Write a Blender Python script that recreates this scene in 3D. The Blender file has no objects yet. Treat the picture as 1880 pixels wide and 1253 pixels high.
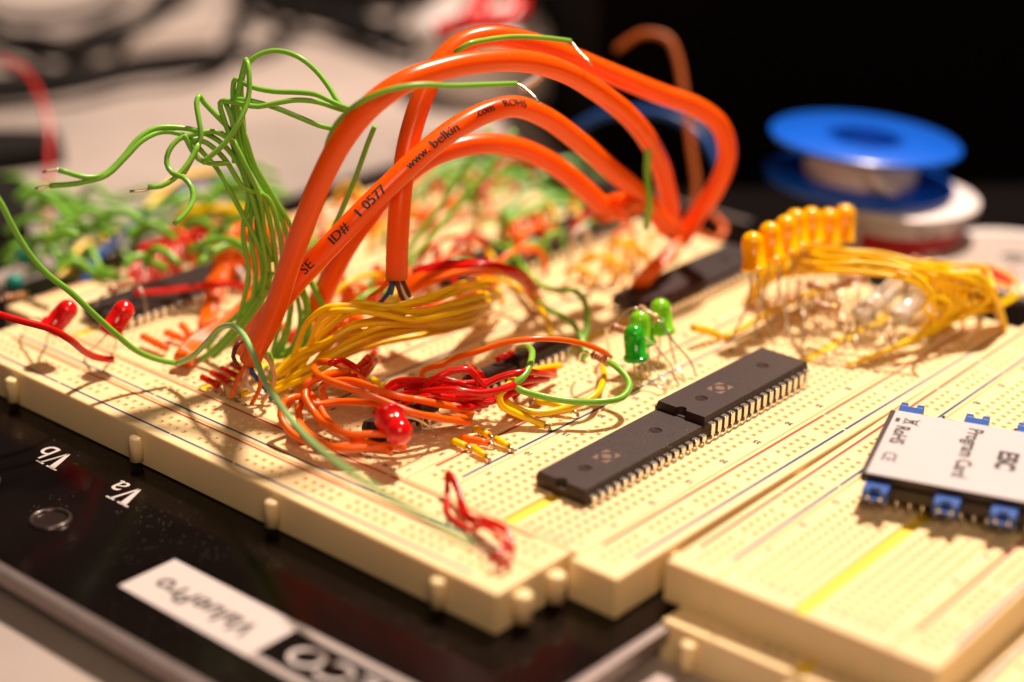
import bpy, bmesh, math, random
from mathutils import Vector, Matrix
S = 0.001                      # all coordinates below are millimetres
sc = bpy.context.scene
col = sc.collection
rnd = random.Random(7)
PI = math.pi

# ---------------------------------------------------------------- camera
CAM = Vector((-244.863, -191.254, 175.729)); AZ, EL, RO, FPX = 0.7038, -0.40273, 0.0190, 3362.5
fw = Vector((math.cos(EL)*math.cos(AZ), math.cos(EL)*math.sin(AZ), math.sin(EL)))
r_ = fw.cross(Vector((0, 0, 1))).normalized(); u_ = r_.cross(fw)
RT = r_*math.cos(RO)+u_*math.sin(RO); UP = -r_*math.sin(RO)+u_*math.cos(RO)
cd = bpy.data.cameras.new('camera'); cam = bpy.data.objects.new('camera', cd); col.objects.link(cam)
cam.matrix_world = Matrix(((RT.x, UP.x, -fw.x, CAM.x*S), (RT.y, UP.y, -fw.y, CAM.y*S), (RT.z, UP.z, -fw.z, CAM.z*S), (0, 0, 0, 1)))
cd.sensor_width = 36; cd.lens = FPX/1880*36; cd.clip_start = 0.01; cd.clip_end = 20
cd.dof.use_dof = True; cd.dof.focus_distance = 0.402; cd.dof.aperture_fstop = 4.9
sc.camera = cam

def ray(x, y): return fw+RT*((x-940)/FPX)-UP*((y-626.5)/FPX)
def Uz(x, y, z=0.0):
    d = ray(x, y); return CAM+d*((z-CAM.z)/d.z)
def Dt(x, y, t): return CAM+ray(x, y)*t
def at(p):                     # (px, py, v): v > 150 is a distance from the lens, else a height over the board
    x, y, v = p
    return Dt(x, y, v) if v > 150 else Uz(x, y, v)
def dep(P): return (P-CAM).dot(fw)

# ---------------------------------------------------------------- light
w = bpy.data.worlds.new('World'); sc.world = w; w.use_nodes = True
bg = w.node_tree.nodes['Background']; bg.inputs[0].default_value = (1.0, 0.78, 0.62, 1); bg.inputs[1].default_value = 0.045
def area(name, pos, target, size, power, colr):
    l = bpy.data.lights.new(name, 'AREA'); l.shape = 'DISK'; l.size = size*S; l.energy = power; l.color = colr
    o = bpy.data.objects.new(name, l); col.objects.link(o); o.location = Vector(pos)*S
    o.rotation_euler = (Vector(target)-Vector(pos)).to_track_quat('-Z', 'Y').to_euler(); return o
area('desk_lamp_light', (40+0.50*1000, 60+0.06*1000, 1000), (70, 90, 0), 80, 26.5, (1.0, 0.80, 0.66))
area('front_fill_light', (-420, -480, 560), (60, 60, 0), 420, 2.6, (1.0, 0.70, 0.48))  # added soft fill from the front left, lifts the shaded front faces
sc.view_settings.view_transform = 'Standard'; sc.view_settings.look = 'None'
sc.view_settings.exposure = 0.0; sc.view_settings.gamma = 1.0

# ---------------------------------------------------------------- materials
def mat(name, c, rough=0.5, metal=0.0, sss=0.0, sssr=(1, .5, .2), trans=0.0, coat=0.0, noise=0.0, nscale=300, bump=0.0, bscale=900, emis=None, ior=1.5, spec=None):
    m = bpy.data.materials.new(name); m.use_nodes = True; nt = m.node_tree; b = nt.nodes['Principled BSDF']
    b.inputs['Base Color'].default_value = (*c, 1); b.inputs['Roughness'].default_value = rough
    b.inputs['Metallic'].default_value = metal; b.inputs['IOR'].default_value = ior
    if spec is not None: b.inputs['Specular IOR Level'].default_value = spec
    if sss: 
        b.inputs['Subsurface Weight'].default_value = sss; b.inputs['Subsurface Radius'].default_value = sssr
        b.inputs['Subsurface Scale'].default_value = 0.0022
    if trans: b.inputs['Transmission Weight'].default_value = trans
    if coat: b.inputs['Coat Weight'].default_value = coat; b.inputs['Coat Roughness'].default_value = .15
    tc = nt.nodes.new('ShaderNodeTexCoord')
    if noise:
        n = nt.nodes.new('ShaderNodeTexNoise'); n.inputs['Scale'].default_value = nscale; n.inputs['Detail'].default_value = 6
        nt.links.new(tc.outputs['Object'], n.inputs['Vector'])
        r = nt.nodes.new('ShaderNodeValToRGB'); r.color_ramp.elements[0].position = .3; r.color_ramp.elements[1].position = .7
        r.color_ramp.elements[0].color = (*[v*(1-noise) for v in c], 1); r.color_ramp.elements[1].color = (*[min(1, v*(1+noise*.6)) for v in c], 1)
        nt.links.new(n.outputs['Fac'], r.inputs['Fac']); nt.links.new(r.outputs['Color'], b.inputs['Base Color'])
    if bump:
        n2 = nt.nodes.new('ShaderNodeTexNoise'); n2.inputs['Scale'].default_value = bscale; n2.inputs['Detail'].default_value = 4
        nt.links.new(tc.outputs['Object'], n2.inputs['Vector'])
        bp = nt.nodes.new('ShaderNodeBump'); bp.inputs['Strength'].default_value = bump; bp.inputs['Distance'].default_value = 0.0002
        nt.links.new(n2.outputs['Fac'], bp.inputs['Height']); nt.links.new(bp.outputs['Normal'], b.inputs['Normal'])
    return m
M = {}
M['ivory'] = mat('ivory_plastic', (.88, .68, .37), .40, sss=.26, sssr=(1, .50, .12), noise=.10, nscale=28, bump=.12, bscale=500)
M['groove'] = mat('yellow_tape', (.92, .66, .03), .6)
M['ink'] = mat('black_ink', (.03, .025, .02), .6)
M['redline'] = mat('red_line_ink', (.42, .018, .006), .55)
M['blueline'] = mat('blue_line_ink', (.006, .045, .17), .55)
M['plate'] = mat('black_enamel', (.006, .0035, .003), .14, noise=.5, nscale=25, bump=.08, bscale=700, spec=.22)
def dust(m, scale, thr, c, amt):            # settled dust specks
    nt = m.node_tree; b = nt.nodes['Principled BSDF']; tc = nt.nodes.new('ShaderNodeTexCoord'); v = nt.nodes.new('ShaderNodeTexVoronoi'); v.inputs['Scale'].default_value = scale
    nt.links.new(tc.outputs['Object'], v.inputs['Vector']); lt = nt.nodes.new('ShaderNodeMath'); lt.operation = 'LESS_THAN'; lt.inputs[1].default_value = thr; nt.links.new(v.outputs['Distance'], lt.inputs[0])
    n = nt.nodes.new('ShaderNodeTexNoise'); n.inputs['Scale'].default_value = 45; nt.links.new(tc.outputs['Object'], n.inputs['Vector'])
    g = nt.nodes.new('ShaderNodeMath'); g.operation = 'GREATER_THAN'; g.inputs[1].default_value = amt; nt.links.new(n.outputs['Fac'], g.inputs[0])
    mu = nt.nodes.new('ShaderNodeMath'); mu.operation = 'MULTIPLY'; nt.links.new(lt.outputs[0], mu.inputs[0]); nt.links.new(g.outputs[0], mu.inputs[1])
    mx = nt.nodes.new('ShaderNodeMix'); mx.data_type = 'RGBA'; src = b.inputs['Base Color'].links[0].from_socket
    nt.links.new(mu.outputs[0], mx.inputs[0]); nt.links.new(src, mx.inputs[6]); mx.inputs[7].default_value = (*c, 1); nt.links.new(mx.outputs[2], b.inputs['Base Color'])
dust(M['plate'], 900, .09, (.22, .18, .14), .50)
M['steel'] = mat('brushed_steel', (.30, .25, .235), .42, metal=.8, noise=.1, nscale=400)
M['ringdark'] = mat('worn_nickel', (.10, .08, .07), .3, metal=.8)
M['silk'] = mat('white_print', (.56, .50, .48), .55)
M['silkgrey'] = mat('grey_print', (.38, .33, .31), .5)
M['chip'] = mat('black_epoxy', (.026, .014, .013), .48, noise=.3, nscale=900, bump=.5, bscale=2600, spec=.42)
dust(M['chip'], 900, .11, (.45, .38, .32), .60)
M['chipdark'] = mat('dark_recess', (.012, .005, .004), .35)
M['chipmark'] = mat('tan_laser_mark', (.15, .085, .05), .6)
M['tin'] = mat('tinned_leg', (.86, .80, .74), .26, metal=1, bump=.1, bscale=2000)
M['lead'] = mat('component_lead', (.62, .52, .40), .28, metal=1)
M['copper'] = mat('bare_copper', (.55, .40, .28), .3, metal=1)
def plastic(n, c, rough=.30): return mat(n, c, rough, sss=.10, sssr=(1, .2, .05), noise=.10, nscale=120, bump=.16, bscale=420, spec=.42)
M['cable'] = mat('orange_jacket', (1.0, .112, .0), .28, sss=.5, sssr=(1, .05, .005), noise=.07, nscale=90, bump=.18, bscale=260, spec=.45)
M['cable'].node_tree.nodes['Principled BSDF'].inputs['Subsurface Scale'].default_value = .0045
dust(M['cable'], 700, .07, (.75, .45, .28), .57)
M['orange'] = plastic('orange_insulation', (.90, .135, .0), .3)
M['orangeshaded'] = plastic('orange_jacket_shaded', (.45, .10, .012), .5)  # orange with the weaker light on the rear cable put into its colour
M['red'] = plastic('red_insulation', (.62, .006, .004), .22)
M['yellow'] = plastic('yellow_insulation', (.94, .60, .0), .3)
M['green'] = plastic('green_insulation', (.20, .50, .045), .3)
M['palegreen'] = plastic('pale_green_insulation', (.30, .58, .20), .34)
M['blue'] = plastic('blue_insulation', (.02, .08, .32), .3)
M['teal'] = plastic('teal_insulation', (.01, .26, .20), .3)
M['brown'] = plastic('brown_insulation', (.12, .03, .015), .35)
M['white'] = plastic('white_insulation', (.75, .66, .58), .4)
M['peach'] = plastic('peach_insulation', (.82, .42, .17), .35)
M['resbody'] = mat('tan_lacquer', (.62, .34, .17), .3, coat=.4)
M['resbrown'] = mat('brown_band', (.20, .03, .012), .35)
M['resgold'] = mat('gold_band', (.60, .35, .10), .3, metal=.6)
def led(n, c, t=.55): return mat(n, c, .10, trans=t, sss=.0, coat=.4, ior=1.5)
M['ledred'] = led('red_epoxy', (.95, .006, .008), .3); M['ledgreen'] = led('green_epoxy', (.26, .80, .02), .35)
M['leddark'] = led('deep_green_epoxy', (.03, .62, .03), .5)
M['ledamber'] = mat('amber_epoxy', (1.0, .47, .0), .16, sss=.8, sssr=(1, .6, .05), trans=.0)
M['ledamber'].node_tree.nodes['Principled BSDF'].inputs['Subsurface Scale'].default_value = .003
M['_c'] = M['ledamber']; M['ledclear'] = led('clear_epoxy', (.97, .95, .92), .60)
M['ledclear'].node_tree.nodes['Principled BSDF'].inputs['Roughness'].default_value = .2
M['card'] = mat('white_card', (.53, .49, .50), .45, noise=.03, nscale=40)
M['jumper'] = mat('blue_jumper', (.006, .075, .36), .4, bump=.2, bscale=1500)
M['table'] = mat('pale_table_top', (.39, .325, .29), .6, noise=.22, nscale=14, bump=.6, bscale=60)
M['spoolblue'] = mat('blue_spool_plastic', (.005, .11, .66), .28, coat=.3)
M['wiresilver'] = mat('wound_wire', (.85, .76, .74), .42, bump=.3, bscale=1500)
M['spoolwhite'] = mat('white_spool_plastic', (.78, .72, .70), .4)
M['labelred'] = mat('red_label', (.50, .015, .02), .4)
M['dark'] = mat('dark_case', (.003, .002, .002), .8, spec=.03)
M['darkcloth'] = mat('dark_cloth', (.007, .005, .004), .8, noise=.3, nscale=30, spec=.2)
M['paper'] = mat('grey_paper', (.42, .35, .31), .6, noise=.1, nscale=20)

# ---------------------------------------------------------------- mesh helpers
class MB:
    def __init__(s): s.v = []; s.f = []; s.m = []; s.sm = []
    def face(s, f, m=0, sm=False): s.f.append(f); s.m.append(m); s.sm.append(sm)
    def add(s, vs, fs, m=0, sm=False):
        b = len(s.v); s.v += [Vector(p) for p in vs]
        for f in fs: s.face([b+i for i in f], m, sm)
    def box(s, a, b, m=0, bev=0.0, rot=None, org=None):
        (x0, y0, z0), (x1, y1, z1) = a, b
        if bev <= 0:
            vs = [(x0, y0, z0), (x1, y0, z0), (x1, y1, z0), (x0, y1, z0), (x0, y0, z1), (x1, y0, z1), (x1, y1, z1), (x0, y1, z1)]
            fs = [(3, 2, 1, 0), (4, 5, 6, 7), (0, 1, 5, 4), (1, 2, 6, 5), (2, 3, 7, 6), (3, 0, 4, 7)]
        else:
            vs = []; fs = []
            prof = [(bev, z0), (0, z0+bev), (0, z1-bev), (bev*.3, z1-bev*.3), (bev, z1)]
            for i, z in prof: vs += rrect(x0+i, y0+i, x1-i, y1-i, max(bev*1.6-i, .01), z)
            n = len(vs)//len(prof)
            for k in range(len(prof)-1):
                for j in range(n): fs.append((k*n+j, k*n+(j+1) % n, (k+1)*n+(j+1) % n, (k+1)*n+j))
            fs.append(tuple(reversed(range(n)))); fs.append(tuple((len(prof)-1)*n+j for j in range(n)))
        vs = [Vector(v) for v in vs]
        if rot is not None: vs = [rot @ v for v in vs]
        if org is not None: vs = [v+Vector(org) for v in vs]
        s.add(vs, fs, m)
    def tube(s, pts, r, m=0, n=10, cap=True, rs=None):
        P = [Vector(p) for p in pts]; N = len(P); b = len(s.v)
        T = [(P[min(i+1, N-1)]-P[max(i-1, 0)]).normalized() for i in range(N)]
        a = Vector((0, 0, 1)) if abs(T[0].z) < .9 else Vector((1, 0, 0))
        nrm = (a-T[0]*a.dot(T[0])).normalized()
        for i in range(N):
            nrm = (nrm-T[i]*nrm.dot(T[i])).normalized(); bi = T[i].cross(nrm); rr = rs[i] if rs else r
            for k in range(n):
                an = 2*PI*k/n; s.v.append(P[i]+(nrm*math.cos(an)+bi*math.sin(an))*rr)
        for i in range(N-1):
            for k in range(n): s.face([b+i*n+k, b+i*n+(k+1) % n, b+(i+1)*n+(k+1) % n, b+(i+1)*n+k], m, True)
        if cap: s.face([b+k for k in reversed(range(n))], m); s.face([b+(N-1)*n+k for k in range(n)], m)
    def lathe(s, prof, org=(0, 0, 0), axis=(0, 0, 1), n=24, sm=True, mats=None, m=0, cap=True):
        A = Vector(axis).normalized(); a = Vector((0, 0, 1)) if abs(A.z) < .9 else Vector((1, 0, 0))
        X = (a-A*a.dot(A)).normalized(); Y = A.cross(X); O = Vector(org); b = len(s.v)
        for r, h in prof:
            for k in range(n):
                an = 2*PI*k/n; s.v.append(O+A*h+(X*math.cos(an)+Y*math.sin(an))*max(r, 1e-4))
        for i in range(len(prof)-1):
            for k in range(n): s.face([b+i*n+k, b+i*n+(k+1) % n, b+(i+1)*n+(k+1) % n, b+(i+1)*n+k], mats[i] if mats else m, sm)
        if cap: s.face([b+k for k in reversed(range(n))], mats[0] if mats else m); s.face([b+(len(prof)-1)*n+k for k in range(n)], mats[-1] if mats else m)
    def text(s, st, size, org, right, up, m=0, align='C', sx=1.0, bold=0):
        vs, fs, wd = glyphs(st, size); R = Vector(right).normalized(); Q = Vector(up).normalized()
        ox = -wd/2 if align == 'C' else 0
        s.add([Vector(org)+R*((x+ox)*sx)+Q*y for x, y in vs], fs, m)
    def build(s, name, mats, parent=None, org=(0, 0, 0), local=False):
        o = Vector(org); me = bpy.data.meshes.new(name)
        me.from_pydata([((v-o)*S)[:] for v in s.v], [], s.f)
        for mm in mats: me.materials.append(M[mm])
        for p, mi, sm in zip(me.polygons, s.m, s.sm): p.material_index = mi; p.use_smooth = sm
        me.update(); ob = bpy.data.objects.new(name, me); col.objects.link(ob)
        if parent is not None: ob.parent = parent
        else: ob.location = o*S
        return ob
def rrect(x0, y0, x1, y1, r, z, k=4):
    out = []
    for cx, cy, a0 in ((x1-r, y0+r, -90), (x1-r, y1-r, 0), (x0+r, y1-r, 90), (x0+r, y0+r, 180)):
        for i in range(k+1):
            a = math.radians(a0+90*i/k); out.append((cx+r*math.cos(a), cy+r*math.sin(a), z))
    return out
_g = {}
def glyphs(st, size):
    key = st
    if key not in _g:
        c = bpy.data.curves.new('t', 'FONT'); c.body = st; c.size = 1; c.resolution_u = 3
        o = bpy.data.objects.new('t', c); col.objects.link(o); dg = bpy.context.evaluated_depsgraph_get()
        me = bpy.data.meshes.new_from_object(o.evaluated_get(dg))
        vs = [(v.co.x, v.co.y) for v in me.vertices]; fs = [tuple(p.vertices) for p in me.polygons]
        bpy.data.objects.remove(o); bpy.data.curves.remove(c); bpy.data.meshes.remove(me)
        x0 = min(v[0] for v in vs); x1 = max(v[0] for v in vs)
        _g[key] = ([(v[0]-x0, v[1]) for v in vs], fs, x1-x0)
    vs, fs, wd = _g[key]
    return [(x*size, y*size) for x, y in vs], fs, wd*size
def tag(o, label, cat, group=None, kind=None):
    o['label'] = label; o['category'] = cat
    if group: o['group'] = group
    if kind: o['kind'] = kind
    return o
def thing(name, label, cat, loc, group=None, rz=0):
    o = bpy.data.objects.new(name, None); o.empty_display_size = .005; col.objects.link(o); o.location = Vector(loc)*S; o.rotation_euler = (0, 0, rz)
    return tag(o, label, cat, group)
def smooth(P, n=6):
    out = []; P = [Vector(p) for p in P]
    for i in range(len(P)-1):
        p0 = P[i-1] if i else P[0]*2-P[1]; p1 = P[i]; p2 = P[i+1]; p3 = P[i+2] if i+2 < len(P) else P[-1]*2-P[-2]
        d = (p2-p1).length; k = max(2, min(n*2, int(d/1.3)))
        # centripetal Catmull-Rom
        a = .5; t0 = 0; t1 = t0+max((p1-p0).length, 1e-3)**a; t2 = t1+max(d, 1e-3)**a; t3 = t2+max((p3-p2).length, 1e-3)**a
        for j in range(k):
            t = t1+(t2-t1)*j/k
            A1 = p0*((t1-t)/(t1-t0))+p1*((t-t0)/(t1-t0)); A2 = p1*((t2-t)/(t2-t1))+p2*((t-t1)/(t2-t1)); A3 = p2*((t3-t)/(t3-t2))+p3*((t-t2)/(t3-t2))
            B1 = A1*((t2-t)/(t2-t0))+A2*((t-t0)/(t2-t0)); B2 = A2*((t3-t)/(t3-t1))+A3*((t-t1)/(t3-t1))
            out.append(B1*((t2-t)/(t2-t1))+B2*((t-t1)/(t2-t1)))
    out.append(P[-1]); return out
def trace(spec, dx=0, dy=0, dt=0):      # "x,y,v x,y x,y,v": missing distances are filled in along the wire
    raw = [[float(c) for c in p.split(',')] for p in spec.split()]
    ts = []
    for p in raw: ts.append(dep(at((p[0], p[1], p[2]))) if len(p) > 2 else None)
    if ts[0] is None: ts[0] = next(t for t in ts if t is not None)
    if ts[-1] is None: ts[-1] = next(t for t in reversed(ts) if t is not None)
    L = [0]
    for a, b in zip(raw, raw[1:]): L.append(L[-1]+math.hypot(a[0]-b[0], a[1]-b[1]))
    known = [i for i, t in enumerate(ts) if t is not None]
    for a, b in zip(known, known[1:]):
        for i in range(a+1, b): ts[i] = ts[a]+(ts[b]-ts[a])*(L[i]-L[a])/(L[b]-L[a])
    P = [Dt(p[0]+dx, p[1]+dy, t+dt) for p, t in zip(raw, ts)]
    for q in P:
        if q.z < .6 and -24 < q.x < 164 and -14 < q.y < 186: q.z = .6
    return P
REST = {}; CNT = {}
LIMIT = {'green wires in the far tangle': 22, 'links': 46}     # beyond these the smallest far wires become one mass
def wire(label, colr, spec, r=.62, group=None, tips=(), tiplen=3.0, name='jumper_wire', P=None, cat='wire', n=9, tipspec=None):
    P = smooth(P or trace(spec)); key = 'links' if group and group.endswith('links behind the cables') else group
    if key in LIMIT:
        CNT[key] = CNT.get(key, 0)+1
        if CNT[key] > LIMIT[key]: REST.setdefault(colr, []).append((P, r)); return None, P
    b = MB(); b.tube(P, r, 0, n)
    o = b.build(name, [colr], org=P[0]); tag(o, label, cat, group)
    if tipspec: q = MB(); q.tube(smooth(trace(tipspec)), .33, 0, 7); q.build('bare_tip', ['lead'], o, org=P[0])
    for e in tips:
        A, B = (P[0], P[1]) if e == 0 else (P[-1], P[-2]); d = (A-B).normalized()
        q = MB(); pts = [A-d*.3, A+d*tiplen*.5, A+d*tiplen*.75+Vector((0, 0, -tiplen*.2)), A+d*tiplen*.85+Vector((0, 0, -tiplen*.55))]
        q.tube(pts, r*.5, 0, 7); q.build('bare_tip', ['copper'], o, org=P[0])
    return o, P

# ---------------------------------------------------------------- setting
b = MB(); b.box((-900, -900, -46.4), (760, 1500, -16.4), 0)
tt = b.build('table_top', ['table']); tag(tt, 'pale pinkish grey table top under everything', 'table', kind='structure')
b = MB(); b.add([(-6000, -6000, -760), (6000, -6000, -760), (6000, 6000, -760), (-6000, 6000, -760)], [(0, 1, 2, 3)])
tag(b.build('floor', ['dark']), 'dark floor beyond the table', 'floor', kind='structure')

# ---------------------------------------------------------------- breadboard parts
P_ = 2.54
def pitgrid(mb, x0, x1, y0, y1, hx, hy, z, hw=.60, depth=1.0, swap=False):
    """top sheet with square tapered holes centred on hx x hy"""
    xs = [x0]+[c+s*hw for c in hx for s in (-1, 1)]+[x1]; ys = [y0]+[c+s*hw for c in hy for s in (-1, 1)]+[y1]
    nx, ny = len(xs), len(ys); f = (lambda x, y, zz: (y, x, zz)) if swap else (lambda x, y, zz: (x, y, zz))
    base = len(mb.v)
    for j in range(ny):
        for i in range(nx): mb.v.append(Vector(f(xs[i], ys[j], z)))
    def q(ids): mb.face(list(reversed(ids)) if swap else ids)
    for j in range(ny-1):
        for i in range(nx-1):
            c = [base+j*nx+i, base+j*nx+i+1, base+(j+1)*nx+i+1, base+(j+1)*nx+i]
            if i % 2 == 1 and j % 2 == 1:
                prev = c
                for ins, zz in ((.20, z-.35), (.24, z-depth)):
                    b0 = len(mb.v); a0, a1, b_0, b_1 = xs[i]+ins, xs[i+1]-ins, ys[j]+ins, ys[j+1]-ins
                    for X, Y in ((a0, b_0), (a1, b_0), (a1, b_1), (a0, b_1)): mb.v.append(Vector(f(X, Y, zz)))
                    cur = [b0, b0+1, b0+2, b0+3]
                    for k in range(4): q([prev[k], prev[(k+1) % 4], cur[(k+1) % 4], cur[k]])
                    prev = cur
                q(prev)
            else: q(c)
def skirt(mb, x0, y0, x1, y1, z, h, e=.55):
    prof = [(e, 0), (e*.55, -.06), (e*.2, -.22), (0, -e), (0, -h)]; b0 = len(mb.v)
    for i, dz in prof:
        for X, Y in ((x0+i, y0+i), (x1-i, y0+i), (x1-i, y1-i), (x0+i, y1-i)): mb.v.append(Vector((X, Y, z+dz)))
    for k in range(len(prof)-1):
        for j in range(4): mb.face([b0+(k+1)*4+j, b0+(k+1)*4+(j+1) % 4, b0+k*4+(j+1) % 4, b0+k*4+j], 0, False)
    mb.face([b0+(len(prof)-1)*4+j for j in reversed(range(4))])
HB = 8.6; EDG = .55
def terminal(parent, yo, x0=-.8, x1=163.6, seed=0):
    """one terminal strip: labels line at yo, far labels at yo+33.1"""
    y0, y1 = yo-1.75, yo+34.85; mb = MB()
    hx = [P_*(i+1) for i in range(63)]; lo = [yo+2.57+P_*i for i in range(5)]; hi = [yo+2.57+20.32-2.54*5+P_*(i+3)-0 for i in range(5)]
    hi = [yo+2.57+10.16+7.62+P_*i for i in range(5)]
    cg = yo+2.57+10.16+3.81
    pitgrid(mb, x0+EDG, x1-EDG, y0+EDG, cg-1.5, hx, lo, 0)
    pitgrid(mb, x0+EDG, x1-EDG, cg+1.5, y1-EDG, hx, hi, 0)
    skirt(mb, x0, y0, x1, y1, 0, HB)
    for a, c in ((cg-1.5, -1), (cg+1.5, 1)):
        v = [(x0+EDG, a, 0), (x1-EDG, a, 0), (x1-EDG, a, -3), (x0+EDG, a, -3)]
        mb.add(v, [(0, 1, 2, 3)] if c > 0 else [(3, 2, 1, 0)])
    mb.add([(x0+.1, cg-1.5, -.7), (x1-.1, cg-1.5, -.7), (x1-.1, cg+1.5, -.7), (x0+.1, cg+1.5, -.7)], [(0, 1, 2, 3)], 1)
    # end webs of the groove
    st = mb.build('terminal_strip', ['ivory', 'groove'], parent)
    t = MB()
    for nn in [1]+list(range(5, 64, 5)):
        for yy in (yo, yo+33.1):
            for q_, (ex, ey) in enumerate(((0, 0), (.09, .07), (-.09, -.07), (.09, -.07))): t.text(str(nn), 1.9, (P_*nn+.65+ex, yy+ey, .022+.003*q_), (0, 1, 0), (-1, 0, 0))
    for k, ch in enumerate('ABCDEFGHIJ'):
        yy = (lo+hi)[k]
        for xx in (.75, 161.9+.3):
            for q_, ex in enumerate((-.07, .07)): t.text(ch, 1.9, (xx+ex, yy+.6, .022+.003*q_), (-1, 0, 0), (0, -1, 0))
    t.build('printed_labels', ['ink'], st)
    return st
def railline(t, a, b_, y, m, swap, rr):
    # printed line, with a few small gaps in the print
    cuts = [a]; x = a
    while x < b_:
        x += rr.uniform(14, 42); cuts.append(min(x, b_))
    for p, q in zip(cuts, cuts[1:]):
        g = rr.choice((.0, .35, .0, .6)); wd = .27 if swap else .34
        v = [(p, y-wd, .025), (q-g, y-wd, .025), (q-g, y+wd, .025), (p, y+wd, .025)]
        if swap: v = [(c[1], c[0], c[2]) for c in reversed(v)]
        t.add(v, [(0, 1, 2, 3)], m)
def bus(parent, yo, x0, x1, w0, w1, red, blue, swap=False, z=0, off=4.4):
    """bus strip: runs along x (or y when swapped) between w0..w1"""
    mb = MB(); c = (red+blue)/2; hy = sorted([c-1.27, c+1.27]); hx = []
    x = x0+off+1.0
    while x+4*P_ < x1-3: hx += [x+P_*i for i in range(5)]; x += 6*P_
    pitgrid(mb, x0+EDG, x1-EDG, w0+EDG, w1-EDG, hx, hy, 0, swap=swap)
    if swap: skirt(mb, w0, x0, w1, x1, 0, HB)
    else: skirt(mb, x0, w0, x1, w1, 0, HB)
    st = mb.build('bus_strip', ['ivory'], parent); t = MB(); rr = random.Random(int(abs(red*10))+3)
    railline(t, x0+8.6, x1-6, red, 0, swap, rr); railline(t, x0+8.6, x1-6, blue, 1, swap, rr)
    t.build('printed_lines', ['redline', 'blueline'], st); return st
def pegs(parent, pts, r=1.55, z0=-7.4, z1=-1.6):
    for x, y in pts:
        m = MB(); m.lathe([(r, z0), (r, z1-.5), (r*.85, z1-.12), (r*.5, z1)], (x, y, 0), n=18)
        m.build('locating_peg', ['ivory'], parent)

# main prototyping board: plate + strips
mainb = thing('prototyping_breadboard', 'large cream breadboard of four parallel strips and one crosswise strip on a black metal plate', 'breadboard', (0, 0, 0))
pm = MB(); pm.box((-68.4, -20.2, -12.2), (205, 215, -9.0), 0, bev=.3)
plate = pm.build('base_plate', ['plate'], mainb)
e = MB()
e.box((-70.9, -22.6, -12.4), (-68.5, 217.4, -8.9), 0, bev=.25); e.box((205.1, -22.6, -12.4), (207.5, 217.4, -8.9), 0, bev=.25)
e.box((-68.45, -22.6, -12.4), (205.05, -20.3, -8.9), 0, bev=.25); e.box((-68.45, 215.1, -12.4), (205.05, 217.4, -8.9), 0, bev=.25)
e.build('edge_trim', ['steel'], plate)
for fx, fy in ((-55, -8), (190, -8), (-55, 200), (190, 200)):
    f = MB(); f.lathe([(5, -16.35), (5.5, -12.5)], (fx, fy, 0)); f.build('rubber_foot', ['dark'], plate)
for hx, hy in ((-51.5, 97.5), (-51.5, 122.5)):
    f = MB(); f.lathe([(3.5, -8.95), (3.6, -8.5), (3.9, -8.3), (4.3, -8.4), (4.5, -8.95)], (hx, hy, 0), n=32, cap=False)
    f.build('socket_ring', ['ringdark'], plate)
    f = MB(); f.lathe([(3.5, -8.93), (.2, -8.92)], (hx, hy, 0), cap=False); f.build('socket_hole', ['chipdark'], plate)
ZP = -8.97
def serifV(mb, org, R, Q, s):
    R = Vector(R); Q = Vector(Q); O = Vector(org)
    def poly(pts): mb.add([O+R*(x*s)+Q*(y*s) for x, y in pts], [tuple(range(len(pts)))])
    poly([(.08, .72), (.28, .72), (.50, .0), (.42, .0)]); poly([(.56, .72), (.64, .72), (.50, .0), (.44, .0)])
    poly([(-.02, .70), (.36, .70), (.36, .75), (-.02, .75)]); poly([(.48, .701), (.76, .701), (.76, .751), (.48, .751)])
for ch, (px, py) in (('b', (112, 852)), ('a', (243, 918))):
    o = Uz(px, py, ZP); t = MB(); o = o+Vector((2.6, -.5, 0)); o = o+Vector((1.6, -1.2, 0)); serifV(t, o, (0, 1, 0), (-1, 0, 0), 9.4)
    t.text(ch, 8.6, o+Vector((0, 7.2, .004)), (0, 1, 0), (-1, 0, 0), align='L')
    t.build('terminal_lettering', ['silk'], plate)
t = MB(); t.add([(-58.6, 28.8, ZP), (-44.6, 28.8, ZP), (-44.6, 66, ZP), (-58.6, 66, ZP)], [(0, 1, 2, 3)])
logo = t.build('maker_panel', ['silk'], plate)
t = MB()
for e_ in (-.14, 0, .14): t.text('ValuePro', 7.4, (-50.2+e_, 47.5+e_, ZP+.03+.01*e_), (0, 1, 0.0), (-1, .22, 0), sx=1.02)
t.build('panel_lettering', ['ink'], logo)
t = MB()
t.add([(-46.5, -16, ZP), (-44.6, -16, ZP), (-44.6, 28.7, ZP), (-46.5, 28.7, ZP)], [(0, 1, 2, 3)])
t.add([(-58.6, -16, ZP), (-56.7, -16, ZP), (-56.7, 28.7, ZP), (-58.6, 28.7, ZP)], [(0, 1, 2, 3)])
t.build('logo_frame', ['silkgrey'], plate)
t = MB(); 
for dx, dy in ((0, 0), (.16, .1)): t.text('JAMECO', 9.2, (-48.4+dx, 4.5+dy, ZP+.002*(1+dx)), (0, 1, 0), (-1, .15, 0), sx=1.12)
t.build('logo_lettering', ['silk'], plate)

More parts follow.
